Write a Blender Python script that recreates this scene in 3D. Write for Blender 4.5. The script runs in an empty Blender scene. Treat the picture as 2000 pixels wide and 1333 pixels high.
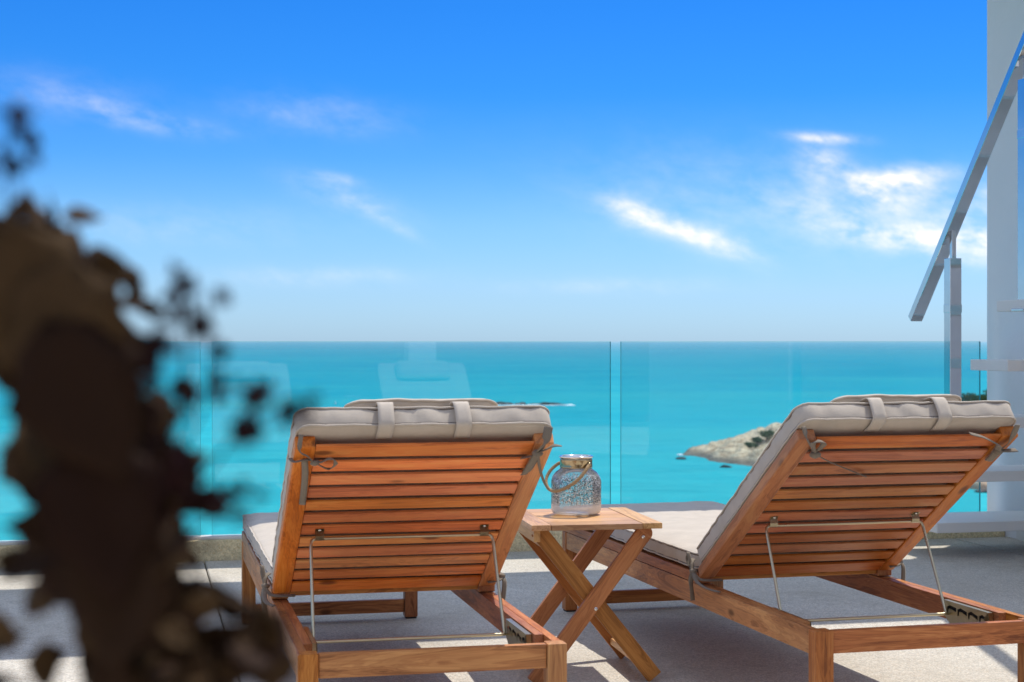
import bpy, bmesh, math, random
from mathutils import Vector, Matrix, Euler, noise
random.seed(7)
sc = bpy.context.scene
COL = sc.collection

# ------------------------------------------------------------------ camera
cam = bpy.data.cameras.new('camera')
camo = bpy.data.objects.new('camera', cam)
COL.objects.link(camo)
sc.camera = camo
camo.location = (0, 0, 0.96)
camo.rotation_euler = (math.pi / 2, 0, 0)
cam.sensor_width = 36
cam.lens = 56.54
cam.clip_start = 0.05
cam.clip_end = 200000
cam.dof.use_dof = True
cam.dof.focus_distance = 4.9
cam.dof.aperture_fstop = 7.4

# ------------------------------------------------------------------ light
SUN = Vector((0.25, 0.40, 1.0)).normalized()
sun_el = math.asin(SUN.z)
sun_az = math.atan2(SUN.x, SUN.y)
sd = bpy.data.lights.new('sun', 'SUN')
sd.energy = 2.3
sd.angle = math.radians(0.5)
sd.color = (1.0, 0.955, 0.87)
so = bpy.data.objects.new('sun', sd)
COL.objects.link(so)
so.rotation_euler = SUN.to_track_quat('Z', 'Y').to_euler()
so.location = (3, 5, 12)
sc.view_settings.view_transform = 'Standard'
sc.view_settings.look = 'None'
sc.view_settings.exposure = 0.85
sc.view_settings.gamma = 1.0
sc.view_settings.use_curve_mapping = False


class NB:
    """small node-tree builder"""
    def __init__(self, nt):
        self.nt = nt

    def n(self, t, **kw):
        nd = self.nt.nodes.new(t)
        for k, v in kw.items():
            setattr(nd, k, v)
        return nd

    def link(self, a, b):
        self.nt.links.new(a, b)

    def setin(self, sock, v):
        if isinstance(v, bpy.types.NodeSocket):
            self.link(v, sock)
        else:
            sock.default_value = v

    def m(self, op, a, b=0.0, c=None, clamp=False):
        nd = self.n('ShaderNodeMath', operation=op, use_clamp=clamp)
        self.setin(nd.inputs[0], a)
        self.setin(nd.inputs[1], b)
        if c is not None:
            self.setin(nd.inputs[2], c)
        return nd.outputs[0]

    def vm(self, op, a, b):
        nd = self.n('ShaderNodeVectorMath', operation=op)
        self.setin(nd.inputs[0], a)
        self.setin(nd.inputs[1], b)
        return nd.outputs[0]

    def ramp(self, fac, stops, interp='LINEAR'):
        nd = self.n('ShaderNodeValToRGB')
        cr = nd.color_ramp
        cr.interpolation = interp
        while len(cr.elements) < len(stops):
            cr.elements.new(0.5)
        for e, (p, c) in zip(cr.elements, stops):
            e.position = p
            e.color = (c[0], c[1], c[2], 1) if len(c) == 3 else c
        self.setin(nd.inputs[0], fac)
        return nd.outputs[0]

    def noise(self, vec, scale, detail=4, rough=0.5, dist=0.0):
        nd = self.n('ShaderNodeTexNoise')
        self.setin(nd.inputs['Vector'], vec)
        nd.inputs['Scale'].default_value = scale
        nd.inputs['Detail'].default_value = detail
        nd.inputs['Roughness'].default_value = rough
        nd.inputs['Distortion'].default_value = dist
        return nd.outputs[0]

    def mix(self, fac, a, b, mode='MIX'):
        nd = self.n('ShaderNodeMix', data_type='RGBA', blend_type=mode)
        self.setin(nd.inputs[0], fac)
        for s, v in ((nd.inputs[6], a), (nd.inputs[7], b)):
            if isinstance(v, (tuple, list)) and len(v) == 3:
                v = (*v, 1)
            self.setin(s, v)
        return nd.outputs[2]

    def maprange(self, v, a, b, c=0.0, d=1.0, smooth=False):
        nd = self.n('ShaderNodeMapRange')
        if smooth:
            nd.interpolation_type = 'SMOOTHSTEP'
        self.setin(nd.inputs[0], v)
        for i, x in enumerate((a, b, c, d)):
            self.setin(nd.inputs[i + 1], x)
        return nd.outputs[0]


world = bpy.data.worlds.new('World')
sc.world = world
world.use_nodes = True
W = NB(world.node_tree)
bg = world.node_tree.nodes['Background']
sky = W.n('ShaderNodeTexSky')
sky.sky_type = 'NISHITA'
sky.sun_disc = False
sky.sun_elevation = sun_el
sky.sun_rotation = sun_az
sky.altitude = 40
sky.air_density = 1.0
sky.dust_density = 0.3
sky.ozone_density = 3.0
bg.inputs[1].default_value = 0.15
tc = W.n('ShaderNodeTexCoord')
sep = W.n('ShaderNodeSeparateXYZ')
W.link(tc.outputs['Generated'], sep.inputs[0])
dx, dy, dz = sep.outputs
el = W.m('ARCSINE', dz)
az = W.m('ARCTAN2', dx, dy)
# colour of the air: deep saturated blue over a pale horizon
grade = W.ramp(W.m('MULTIPLY', el, 1 / 1.6, clamp=True), [
    (0.000, (0.240, 0.376, 0.640)), (0.020, (0.236, 0.364, 0.595)), (0.045, (0.192, 0.340, 0.538)),
    (0.070, (0.105, 0.282, 0.529)), (0.095, (0.052, 0.244, 0.525)), (0.130, (0.039, 0.227, 0.521)), (0.200, (0.084, 0.303, 0.571)),
    (0.400, (0.750, 0.850, 0.950)), (1.000, (1.000, 1.000, 1.000))])
skyc = W.mix(1.0, sky.outputs[0], grade, 'MULTIPLY')


# thin fair-weather clouds: soft wisps in azimuth / elevation
def wisp(a0, e0, sa, se, tilt, amp):
    a = W.m('SUBTRACT', az, a0)
    e = W.m('SUBTRACT', el, e0)
    c, s = math.cos(tilt), math.sin(tilt)
    p = W.m('ADD', W.m('MULTIPLY', a, c), W.m('MULTIPLY', e, s))
    q = W.m('SUBTRACT', W.m('MULTIPLY', e, c), W.m('MULTIPLY', a, s))
    r = W.m('ADD', W.m('POWER', W.m('ABSOLUTE', W.m('DIVIDE', p, sa)), 2.0),
            W.m('POWER', W.m('ABSOLUTE', W.m('DIVIDE', q, se)), 2.0))
    return W.m('MULTIPLY', W.m('EXPONENT', W.m('MULTIPLY', r, -1.0)), amp)


cvec = W.n('ShaderNodeCombineXYZ')
W.link(az, cvec.inputs[0])
W.link(W.m('MULTIPLY', W.m('ADD', el, W.m('MULTIPLY', az, 0.16)), 1.9), cvec.inputs[1])
n1 = W.noise(cvec.outputs[0], 30.0, 7, 0.58, 0.15)
n2 = W.noise(cvec.outputs[0], 9.0, 3, 0.5, 0.4)
blobs = None
for args in [
    (-0.245, 0.140, 0.026, 0.006, -0.25, 0.28), (-0.215, 0.131, 0.035, 0.006, -0.12, 0.30), (-0.275, 0.146, 0.05, 0.013, -0.1, 0.16),
    (-0.120, 0.139, 0.045, 0.011, -0.08, 0.24), (-0.108, 0.100, 0.012, 0.003, -0.15, 0.45), (-0.104, 0.089, 0.032, 0.008, -0.30, 0.36),
    (-0.078, 0.074, 0.020, 0.004, -0.5, 0.32), (-0.22, 0.07, 0.09, 0.012, 0.0, 0.16),
    (0.075, 0.080, 0.020, 0.008, -0.40, 0.80), (0.100, 0.0705, 0.030, 0.0060, -0.33, 0.95), (0.128, 0.061, 0.022, 0.007, -0.40, 0.85),
    (0.192, 0.123, 0.018, 0.003, -0.10, 1.25), (0.190, 0.111, 0.013, 0.009, -0.2, 0.80), (0.186, 0.100, 0.014, 0.006, -0.4, 0.30),
    (0.232, 0.098, 0.028, 0.006, 0.1, 1.05), (0.236, 0.090, 0.024, 0.010, 0.1, 1.20), (0.215, 0.095, 0.020, 0.006, -0.6, 0.75),
    (0.190, 0.079, 0.035, 0.008, -0.3, 0.55), (0.232, 0.0625, 0.032, 0.006, -0.12, 1.30), (0.262, 0.064, 0.05, 0.010, -0.05, 0.80),
    (0.290, 0.052, 0.03, 0.009, -0.2, 0.95), (0.292, 0.080, 0.03, 0.014, 0.2, 0.75), (0.29, 0.064, 0.02, 0.008, 0.0, 0.7), (0.15, 0.085, 0.10, 0.03, -0.1, 0.20),
    (0.06, 0.034, 0.06, 0.005, 0.0, 0.20), (-0.12, 0.040, 0.06, 0.006, 0.0, 0.22),
]:
    w_ = wisp(*args)
    blobs = w_ if blobs is None else W.m('ADD', blobs, w_)
n3 = W.noise(cvec.outputs[0], 110.0, 5, 0.6, 0.1)
tex = W.m('MULTIPLY', W.maprange(n1, 0.34, 0.70, 0.12, 1.30), W.maprange(n3, 0.25, 0.75, 0.70, 1.25))
dens = W.m('MULTIPLY', blobs, tex)
# denser cloud added out of view to lift and warm the shade
away = W.maprange(W.m('ABSOLUTE', az), 0.34, 0.60, smooth=True)
high = W.maprange(el, 0.24, 0.40, smooth=True)
els = W.m('MAXIMUM', high, W.m('MULTIPLY', away, W.maprange(el, 0.05, 0.25, 0.0, 0.35)))
dens2 = W.m('MULTIPLY', W.maprange(n2, 0.38, 0.66, 0.0, 1.14), els)
dens = W.m('ADD', dens, dens2)
dens = W.m('MINIMUM', W.m('MULTIPLY', dens, 0.58), 0.80)
cloud = W.mix(dens, skyc, (5.0, 4.55, 3.95))
W.link(cloud, bg.inputs[0])


# ------------------------------------------------------------------ materials
def new_mat(name):
    m = bpy.data.materials.new(name)
    m.use_nodes = True
    nt = m.node_tree
    return m, NB(nt), nt.nodes['Principled BSDF'], nt.nodes['Material Output']


def obj_coords(B, rnd=40.0):
    t = B.n('ShaderNodeTexCoord')
    if not rnd:
        return t.outputs['Object']
    oi = B.n('ShaderNodeObjectInfo')
    off = B.n('ShaderNodeCombineXYZ')
    B.link(B.m('MULTIPLY', oi.outputs['Random'], rnd), off.inputs[0])
    B.link(B.m('MULTIPLY', oi.outputs['Random'], rnd * 2.3), off.inputs[1])
    B.link(B.m('MULTIPLY', oi.outputs['Random'], rnd * 3.7), off.inputs[2])
    return B.vm('ADD', t.outputs['Object'], off.outputs[0])


def bump(B, bsdf, h, strength, dist):
    b = B.n('ShaderNodeBump')
    b.inputs['Strength'].default_value = strength
    b.inputs['Distance'].default_value = dist
    B.link(h, b.inputs['Height'])
    B.link(b.outputs[0], bsdf.inputs['Normal'])


def wood(name, axis, dark, mid, light, rough=0.42):
    m, B, p, _ = new_mat(name)
    v = obj_coords(B)
    s1 = [9.0, 9.0, 9.0]
    s1[axis] = 0.9
    s2 = [220.0, 220.0, 220.0]
    s2[axis] = 5.0
    g1 = B.noise(B.vm('MULTIPLY', v, tuple(s1)), 2.4, 4, 0.6, 1.4)
    g2 = B.noise(B.vm('MULTIPLY', v, tuple(s2)), 1.0, 3, 0.6, 0.2)
    # growth rings: bands through the distorted grain
    rings = B.m('SINE', B.m('MULTIPLY', g1, 60.0))
    f = B.m('ADD', B.m('MULTIPLY', g1, 0.75), B.m('MULTIPLY', rings, 0.055))
    f = B.m('ADD', f, B.m('MULTIPLY', B.m('SUBTRACT', g2, 0.5), 0.30))
    col = B.ramp(f, [(0.16, dark), (0.36, mid), (0.58, light)])
    # knots
    kv = [9.0, 9.0, 9.0]
    kv[axis] = 4.0
    vo = B.n('ShaderNodeTexVoronoi')
    B.link(B.vm('MULTIPLY', v, tuple(kv)), vo.inputs['Vector'])
    vo.inputs['Scale'].default_value = 1.0
    k = B.maprange(vo.outputs['Distance'], 0.045, 0.13, 1.0, 0.0, True)
    col = B.mix(B.m('MULTIPLY', k, 0.75), col, tuple(c * 0.30 for c in dark))
    oi = B.n('ShaderNodeObjectInfo')
    hs = B.n('ShaderNodeHueSaturation')
    B.link(col, hs.inputs['Color'])
    lv = [3.0, 3.0, 3.0]
    lv[axis] = 2.2
    tone = B.noise(B.vm('MULTIPLY', v, tuple(lv)), 1.0, 3, 0.6, 0.3)
    val = B.m('ADD', B.m('MULTIPLY', oi.outputs['Random'], 0.22), 0.88)
    B.link(B.m('MULTIPLY', val, B.maprange(tone, 0.3, 0.7, 0.80, 1.15)), hs.inputs['Value'])
    B.link(B.maprange(B.m('FRACT', B.m('MULTIPLY', oi.outputs['Random'], 13.1)), 0, 1, 0.90, 1.04), hs.inputs['Saturation'])
    B.link(B.m('ADD', B.m('MULTIPLY', B.m('FRACT', B.m('MULTIPLY', oi.outputs['Random'], 7.7)), 0.016), 0.492), hs.inputs['Hue'])
    B.link(B.mix(1.0, hs.outputs[0], oi.outputs['Color'], 'MULTIPLY'), p.inputs['Base Color'])
    B.link(B.maprange(g2, 0.3, 0.7, rough - 0.06, rough + 0.12), p.inputs['Roughness'])
    p.inputs['Specular IOR Level'].default_value = 0.28
    bump(B, p, g2, 0.18, 0.002)
    return m


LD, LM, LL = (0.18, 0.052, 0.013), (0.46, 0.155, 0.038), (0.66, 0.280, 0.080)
TD, TM, TL = (0.24, 0.082, 0.022), (0.48, 0.178, 0.050), (0.60, 0.255, 0.080)
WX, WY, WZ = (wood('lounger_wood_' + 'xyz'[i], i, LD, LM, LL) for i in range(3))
SX = wood('slat_wood_bounce_lit', 0, (0.46, 0.108, 0.016), (0.84, 0.232, 0.034), (0.90, 0.335, 0.066))  # bounce light from the floor put into a brighter copy of the lounger wood
SY = wood('backrest_rail_wood', 1, (0.36, 0.095, 0.018), (0.70, 0.215, 0.040), (0.84, 0.33, 0.075))  # backrest rails brightened in colour along with the slats
TX, TY = (wood('table_top_wood_' + 'xy'[i], i, (0.34, 0.15, 0.05), (0.58, 0.31, 0.12), (0.72, 0.42, 0.17), 0.42) for i in range(2))
TZ = wood('table_leg_wood', 2, TD, TM, TL, 0.5)


def fabric(name, col, scale=1.0):
    m, B, p, _ = new_mat(name)
    v = obj_coords(B, 3.0)
    n = B.noise(v, 14.0, 4, 0.6, 0.3)
    wv = B.noise(v, 900.0, 1, 0.5)
    c = B.mix(B.maprange(n, 0.3, 0.7), tuple(x * 0.90 for x in col), tuple(min(1, x * 1.06) for x in col))
    c = B.mix(B.maprange(wv, 0.35, 0.65, 0.0, 0.28), c, tuple(x * 0.72 for x in col))
    B.link(c, p.inputs['Base Color'])
    p.inputs['Roughness'].default_value = 0.85
    p.inputs['Specular IOR Level'].default_value = 0.25
    p.inputs['Sheen Weight'].default_value = 0.15
    bump(B, p, B.m('ADD', B.m('MULTIPLY', wv, 0.5), n), 0.22, 0.004)
    return m


FAB = fabric('taupe_canvas', (0.56, 0.485, 0.40))
FABL = fabric('taupe_webbing', (0.58, 0.505, 0.42))
TIE = fabric('tie_tape', (0.22, 0.18, 0.135))
SEAM_SHADE = fabric('seam_shadow_cord', (0.16, 0.12, 0.10))


def metal(name, col, rough, var=0.05, scale=30):
    m, B, p, _ = new_mat(name)
    v = obj_coords(B, 2.0)
    n = B.noise(v, scale, 4, 0.6)
    p.inputs['Metallic'].default_value = 1.0
    B.link(B.mix(B.maprange(n, 0.35, 0.7, 0, 0.35), col, tuple(c * 0.75 for c in col)), p.inputs['Base Color'])
    B.link(B.maprange(n, 0.3, 0.7, max(0.02, rough - var), rough + var), p.inputs['Roughness'])
    return m


CHROME = metal('polished_steel', (0.68, 0.70, 0.72), 0.05, 0.035, 9)
ZINC = metal('yellow_zinc_rod', (0.62, 0.54, 0.36), 0.30, 0.03, 9)
BRASS = metal('antique_brass', (0.46, 0.36, 0.22), 0.18, 0.07, 40)
SILVER = metal('bright_silver_rim', (0.90, 0.89, 0.86), 0.12)
DARKM = metal('dark_bolt', (0.35, 0.33, 0.30), 0.4)
BOLT = metal('bright_bolt', (0.80, 0.78, 0.74), 0.2)


def aggregate(name, base, spread, scale=260.0, stain=0.25, joint=None):
    """washed-pebble concrete: fine stones of several tones, worn patches"""
    m, B, p, _ = new_mat(name)
    t = B.n('ShaderNodeTexCoord')
    v = t.outputs['Object']
    vo = B.n('ShaderNodeTexVoronoi')
    B.link(v, vo.inputs['Vector'])
    vo.inputs['Scale'].default_value = scale
    vs = B.n('ShaderNodeSeparateColor')
    B.link(vo.outputs['Color'], vs.inputs[0])
    c = B.ramp(vs.outputs[0], [(0.0, tuple(x * (1 - spread) for x in base)), (0.45, base),
                               (0.8, tuple(min(1, x * (1 + spread * 0.55)) for x in base)),
                               (1.0, (base[0] * 0.75, base[1] * 0.62, base[2] * 0.5))])
    vo2 = B.n('ShaderNodeTexVoronoi')
    B.link(v, vo2.inputs['Vector'])
    vo2.inputs['Scale'].default_value = scale * 0.42
    vs2 = B.n('ShaderNodeSeparateColor')
    B.link(vo2.outputs['Color'], vs2.inputs[0])
    c = B.mix(B.maprange(vs2.outputs[1], 0.70, 1.0, 0, 0.5), c, tuple(x * 0.55 for x in base))
    big = B.noise(v, 1.7, 6, 0.62, 0.6)
    c = B.mix(B.maprange(big, 0.35, 0.66, 0.0, stain), c, tuple(x * y for x, y in zip(base, (0.62, 0.58, 0.50))))
    sp = B.noise(v, 11.0, 5, 0.7, 0.8)
    c = B.mix(B.maprange(sp, 0.60, 0.76, 0.0, 0.6), c, tuple(x * 0.45 for x in base))
    wear = B.noise(v, 4.2, 7, 0.68, 1.1)
    c = B.mix(B.maprange(wear, 0.54, 0.72, 0.0, 0.38), c, tuple(x * y for x, y in zip(base, (0.50, 0.45, 0.38))))
    drip = B.noise(B.vm('ADD', v, (7.3, 2.1, 0)), 23.0, 4, 0.6, 1.5)
    c = B.mix(B.maprange(drip, 0.68, 0.74, 0.0, 0.5), c, tuple(x * 0.35 for x in base))
    B.link(c, p.inputs['Base Color'])
    p.inputs['Roughness'].default_value = 0.78
    p.inputs['Specular IOR Level'].default_value = 0.3
    bump(B, p, B.m('ADD', vo.outputs['Distance'], B.m('MULTIPLY', sp, 0.4)), 0.45, 0.003)
    return m


FLOOR = aggregate('washed_pebble_floor', (0.62, 0.575, 0.50), 0.36, 260.0, 0.42)
CURB = aggregate('yellow_stone_curb', (0.88, 0.74, 0.45), 0.25, 180, 0.4)

EARTH = aggregate('joint_mortar', (0.24, 0.22, 0.19), 0.3, 150)


def plain(name, col, rough=0.6, n_scale=3.0, amount=0.15, bump_s=0.1, dark=0.7, spec=0.4):
    m, B, p, _ = new_mat(name)
    v = obj_coords(B, 5.0)
    n = B.noise(v, n_scale, 6, 0.62, 0.4)
    B.link(B.mix(B.maprange(n, 0.35, 0.75, 0, amount), col, tuple(c * dark for c in col)), p.inputs['Base Color'])
    p.inputs['Roughness'].default_value = rough
    p.inputs['Specular IOR Level'].default_value = spec
    bump(B, p, B.noise(v, 60.0, 4, 0.6), bump_s, 0.004)
    return m


WHITE = plain('white_wall_paint', (0.84, 0.84, 0.84), 0.65, 1.3, 0.25, 0.25, 0.82)
TREADM = plain('cream_stone_tread', (0.80, 0.78, 0.72), 0.55, 5.0, 0.22, 0.12, 0.85)
CHANNEL = plain('white_glazing_channel', (0.75, 0.74, 0.70), 0.5, 8.0, 0.2)
POT = plain('terracotta', (0.33, 0.15, 0.08), 0.8, 9.0, 0.5)
SOIL = plain('soil', (0.05, 0.035, 0.022), 0.95, 20.0, 0.5)
BARK = plain('bark', (0.10, 0.07, 0.045), 0.9, 30.0, 0.6, 0.4)
ROPE = plain('jute_rope', (0.40, 0.27, 0.14), 0.9, 120.0, 0.5, 0.4)
FOAM = plain('sea_foam', (0.82, 0.85, 0.86), 0.8, 0.2, 0.4)
HULL = plain('white_buoy_paint', (0.8, 0.8, 0.8), 0.4)
WAX = plain('white_candle_wax', (0.80, 0.77, 0.70), 0.4)
RUBBER_AND_SHADE = plain('rubber_and_slot_shade', (0.03, 0.028, 0.026), 0.7)


def glass_mat(name, tint, ior=1.5, dust=0.0):
    m, B, p, out = new_mat(name)
    m.node_tree.nodes.remove(p)
    tr = B.n('ShaderNodeBsdfTransparent')
    tr.inputs[0].default_value = (*tint, 1)
    gl = B.n('ShaderNodeBsdfGlossy')
    gl.inputs[0].default_value = (1, 1, 1, 1)
    gl.inputs['Roughness'].default_value = 0.004
    fr = B.n('ShaderNodeFresnel')
    fr.inputs[0].default_value = ior
    mx = B.n('ShaderNodeMixShader')
    B.link(fr.outputs[0], mx.inputs[0])
    B.link(tr.outputs[0], mx.inputs[1])
    B.link(gl.outputs[0], mx.inputs[2])
    last = mx.outputs[0]
    if dust:
        # dried salt spots and wipe marks
        v = obj_coords(B, 0)
        sm = B.noise(B.vm('MULTIPLY', v, (2.0, 1.0, 5.0)), 1.3, 6, 0.65, 0.8)
        spk = B.noise(v, 130.0, 2, 0.5)
        d = B.m('ADD', B.m('MULTIPLY', B.maprange(sm, 0.40, 0.72), dust), B.m('MULTIPLY', B.maprange(spk, 0.70, 0.78), dust * 2))
        df_ = B.n('ShaderNodeBsdfDiffuse')
        df_.inputs[0].default_value = (0.75, 0.78, 0.78, 1)
        m3 = B.n('ShaderNodeMixShader')
        B.link(d, m3.inputs[0])
        B.link(last, m3.inputs[1])
        B.link(df_.outputs[0], m3.inputs[2])
        last = m3.outputs[0]
    B.link(last, out.inputs[0])
    return m


GLASS = glass_mat('clear_sheet_glass', (0.83, 0.935, 0.95), 1.48, 0.012)
m, B, p, out = new_mat('glass_cut_edge')
B.link(B.mix(B.maprange(B.noise(obj_coords(B, 0), 5.0), 0.3, 0.7), (0.08, 0.42, 0.45), (0.12, 0.55, 0.57)), p.inputs['Base Color'])
p.inputs['Roughness'].default_value = 0.25
GEDGE = m

# mercury glass of the jar: silvered flecks over clear glass
m, B, p, out = new_mat('mercury_glass')
tcj = B.n('ShaderNodeTexCoord')
v = tcj.outputs['Object']
nz = B.noise(B.vm('MULTIPLY', v, (1.0, 1.0, 0.7)), 300.0, 3, 0.65, 1.0)
sepj = B.n('ShaderNodeSeparateXYZ')
B.link(v, sepj.inputs[0])
low = B.maprange(sepj.outputs[2], 0.026, 0.04, smooth=True)
highj = B.maprange(sepj.outputs[2], 0.125, 0.108, smooth=True)
cover = B.m('MULTIPLY', B.maprange(nz, 0.475, 0.51, 0.0, 1.0), B.m('MULTIPLY', low, highj))
frost = B.m('MULTIPLY', B.maprange(sepj.outputs[2], 0.040, 0.026, smooth=True), 0.50)
cover = B.m('MAXIMUM', B.m('ADD', B.m('MULTIPLY', cover, 0.95), 0.04), frost)
nd_ = B.noise(B.vm('MULTIPLY', v, (1.0, 1.0, 0.8)), 420.0, 2, 0.6, 0.6)
tarn = B.m('MULTIPLY', B.maprange(nd_, 0.455, 0.50), B.m('MULTIPLY', low, highj))
B.link(B.mix(tarn, (0.95, 0.94, 0.92), (0.05, 0.055, 0.055)), p.inputs['Base Color'])
B.link(B.m('SUBTRACT', 0.30, B.m('MULTIPLY', frost, 0.58)), p.inputs['Metallic'])
p.inputs['Roughness'].default_value = 0.22
tr = B.n('ShaderNodeBsdfTransparent')
tr.inputs[0].default_value = (0.93, 0.96, 0.97, 1)
gl = B.n('ShaderNodeBsdfGlossy')
gl.inputs['Roughness'].default_value = 0.02
fr = B.n('ShaderNodeFresnel')
fr.inputs[0].default_value = 1.5
mx = B.n('ShaderNodeMixShader')
B.link(fr.outputs[0], mx.inputs[0])
B.link(tr.outputs[0], mx.inputs[1])
B.link(gl.outputs[0], mx.inputs[2])
mx2 = B.n('ShaderNodeMixShader')
B.link(cover, mx2.inputs[0])
B.link(mx.outputs[0], mx2.inputs[1])
B.link(p.outputs[0], mx2.inputs[2])
B.link(mx2.outputs[0], out.inputs[0])
MERC = m

# sea: turquoise body colour, sky reflection growing towards grazing view
m, B, p, out = new_mat('turquoise_sea')
m.node_tree.nodes.remove(p)
tcs = B.n('ShaderNodeTexCoord')
v = tcs.outputs['Object']
sepo = B.n('ShaderNodeSeparateXYZ')
B.link(v, sepo.inputs[0])
dist = B.n('ShaderNodeVectorMath', operation='LENGTH')
B.link(v, dist.inputs[0])
lg = B.m('LOGARITHM', dist.outputs['Value'], 10.0)
# shallower (greener, paler) water near the coast, deeper blue out
col = B.ramp(B.maprange(lg, 2.4, 4.2), [
    (0.00, (0.0495, 0.4277, 0.4593)), (0.18, (0.0317, 0.3742, 0.4333)), (0.35, (0.0158, 0.3089, 0.3946)),
    (0.55, (0.0069, 0.2436, 0.3557)), (1.0, (0.0040, 0.2080, 0.3389))])
pat = B.noise(B.vm('MULTIPLY', v, (0.0022, 0.006, 0.0)), 1.0, 6, 0.6, 0.6)
col = B.mix(B.maprange(pat, 0.40, 0.68, 0.0, 0.45), col, (0.05, 0.38, 0.385))
pat2 = B.noise(B.vm('MULTIPLY', v, (0.012, 0.045, 0.0)), 1.0, 6, 0.65, 0.4)
col = B.mix(B.maprange(pat2, 0.45, 0.70, 0.0, 0.32), col, (0.006, 0.18, 0.255))
rip = B.noise(B.vm('MULTIPLY', v, (0.05, 0.16, 0.0)), 1.0, 5, 0.7, 0.3)
chop = B.noise(B.vm('MULTIPLY', v, (0.16, 0.5, 0.0)), 1.0, 3, 0.7, 0.2)
col = B.mix(B.maprange(chop, 0.5, 0.72, 0.0, 0.30), col, (0.008, 0.15, 0.20))
col = B.mix(B.maprange(rip, 0.50, 0.70, 0.0, 0.40), col, (0.10, 0.46, 0.48))
df = B.n('ShaderNodeBsdfDiffuse')
B.link(col, df.inputs[0])
gl = B.n('ShaderNodeBsdfGlossy')
gl.inputs['Roughness'].default_value = 0.07
gl.inputs[0].default_value = (0.85, 0.95, 0.97, 1)
wv = B.noise(B.vm('MULTIPLY', v, (0.25, 0.5, 0.0)), 1.0, 4, 0.6)
bp = B.n('ShaderNodeBump')
bp.inputs['Strength'].default_value = 0.25
bp.inputs['Distance'].default_value = 0.5
B.link(wv, bp.inputs['Height'])
B.link(bp.outputs[0], df.inputs['Normal'])
fr = B.n('ShaderNodeFresnel')
fr.inputs[0].default_value = 1.00025
mx = B.n('ShaderNodeMixShader')
B.link(B.m('ADD', B.m('MULTIPLY', fr.outputs[0], 0.9), 0.015), mx.inputs[0])
B.link(df.outputs[0], mx.inputs[1])
B.link(gl.outputs[0], mx.inputs[2])
B.link(mx.outputs[0], out.inputs[0])
SEA = m


def rock_mat(name, pale, tan, grey, green=0.0):
    m, B, p, _ = new_mat(name)
    tt = B.n('ShaderNodeTexCoord')
    v = tt.outputs['Object']
    st = B.noise(B.vm('MULTIPLY', v, (0.045, 0.045, 0.26)), 2.2, 7, 0.68, 1.0)
    c = B.ramp(st, [(0.25, grey), (0.42, tan), (0.55, pale), (0.72, tan)])
    cr = B.noise(B.vm('MULTIPLY', v, (0.22, 0.22, 0.6)), 1.5, 6, 0.7, 1.8)
    c = B.mix(B.maprange(cr, 0.50, 0.64, 0.0, 0.8), c, tuple(x * 0.35 for x in grey))
    if green:
        se = B.n('ShaderNodeSeparateXYZ')
        B.link(v, se.inputs[0])
        gn = B.noise(v, 0.09, 6, 0.65, 0.5)
        g = B.m('ADD', gn, B.maprange(se.outputs[0], 95.0, 150.0, -0.12, 0.25))
        g = B.m('MULTIPLY', B.maprange(g, 0.56, 0.63, 0, 1), B.maprange(se.outputs[2], 2.5, 5.0))
        c = B.mix(g, c, (0.045, 0.085, 0.028))
        wet = B.maprange(B.m('ADD', se.outputs[2], B.m('MULTIPLY', B.m('SUBTRACT', cr, 0.5), 3.0)), 2.4, 0.9)
        c = B.mix(B.m('MULTIPLY', wet, 0.8), c, (0.06, 0.055, 0.05))
    B.link(c, p.inputs['Base Color'])
    p.inputs['Roughness'].default_value = 0.9
    bump(B, p, cr, 0.6, 1.2)
    return m


ROCK = rock_mat('coastal_rock', (0.78, 0.58, 0.39), (0.58, 0.38, 0.23), (0.27, 0.20, 0.15), 1.0)
WETROCK = rock_mat('wet_reef_rock', (0.10, 0.10, 0.10), (0.06, 0.06, 0.055), (0.035, 0.035, 0.035))
HILL = plain('dry_hillside', (0.09, 0.10, 0.045), 0.9, 0.3, 0.6)


def leaf_mat(name, cols, transl=0.25, rough=0.5, spec=0.4):
    m, B, p, out = new_mat(name)
    oi = B.n('ShaderNodeObjectInfo')
    v = obj_coords(B, 9.0)
    n = B.noise(v, 60.0, 3, 0.6)
    f = B.m('ADD', B.m('MULTIPLY', oi.outputs['Random'], 0.6), B.m('MULTIPLY', n, 0.4))
    c = B.ramp(f, [(0.15 + 0.7 * i / (len(cols) - 1), x) for i, x in enumerate(cols)])
    B.link(c, p.inputs['Base Color'])
    p.inputs['Roughness'].default_value = rough
    p.inputs['Specular IOR Level'].default_value = spec
    t = B.n('ShaderNodeBsdfTranslucent')
    B.link(c, t.inputs[0])
    mx = B.n('ShaderNodeMixShader')
    mx.inputs[0].default_value = transl
    B.link(p.outputs[0], mx.inputs[1])
    B.link(t.outputs[0], mx.inputs[2])
    B.link(mx.outputs[0], out.inputs[0])
    return m


LEAF = leaf_mat('bronze_leaf', [(0.024, 0.010, 0.009), (0.045, 0.024, 0.013), (0.130, 0.080, 0.038)], 0.22, 0.7, 0.10)
PETAL = leaf_mat('dark_petal', [(0.030, 0.008, 0.010), (0.020, 0.006, 0.009), (0.04, 0.012, 0.011)], 0.08, 0.7, 0.1)
TREELEAF = leaf_mat('evergreen_leaf', [(0.035, 0.085, 0.025), (0.06, 0.12, 0.04), (0.10, 0.16, 0.055)], 0.25)


# ------------------------------------------------------------------ geometry helpers
def tag(o, label=None, cat=None, group=None, kind=None):
    if label: o['label'] = label
    if cat: o['category'] = cat
    if group: o['group'] = group
    if kind: o['kind'] = kind
    return o


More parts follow.
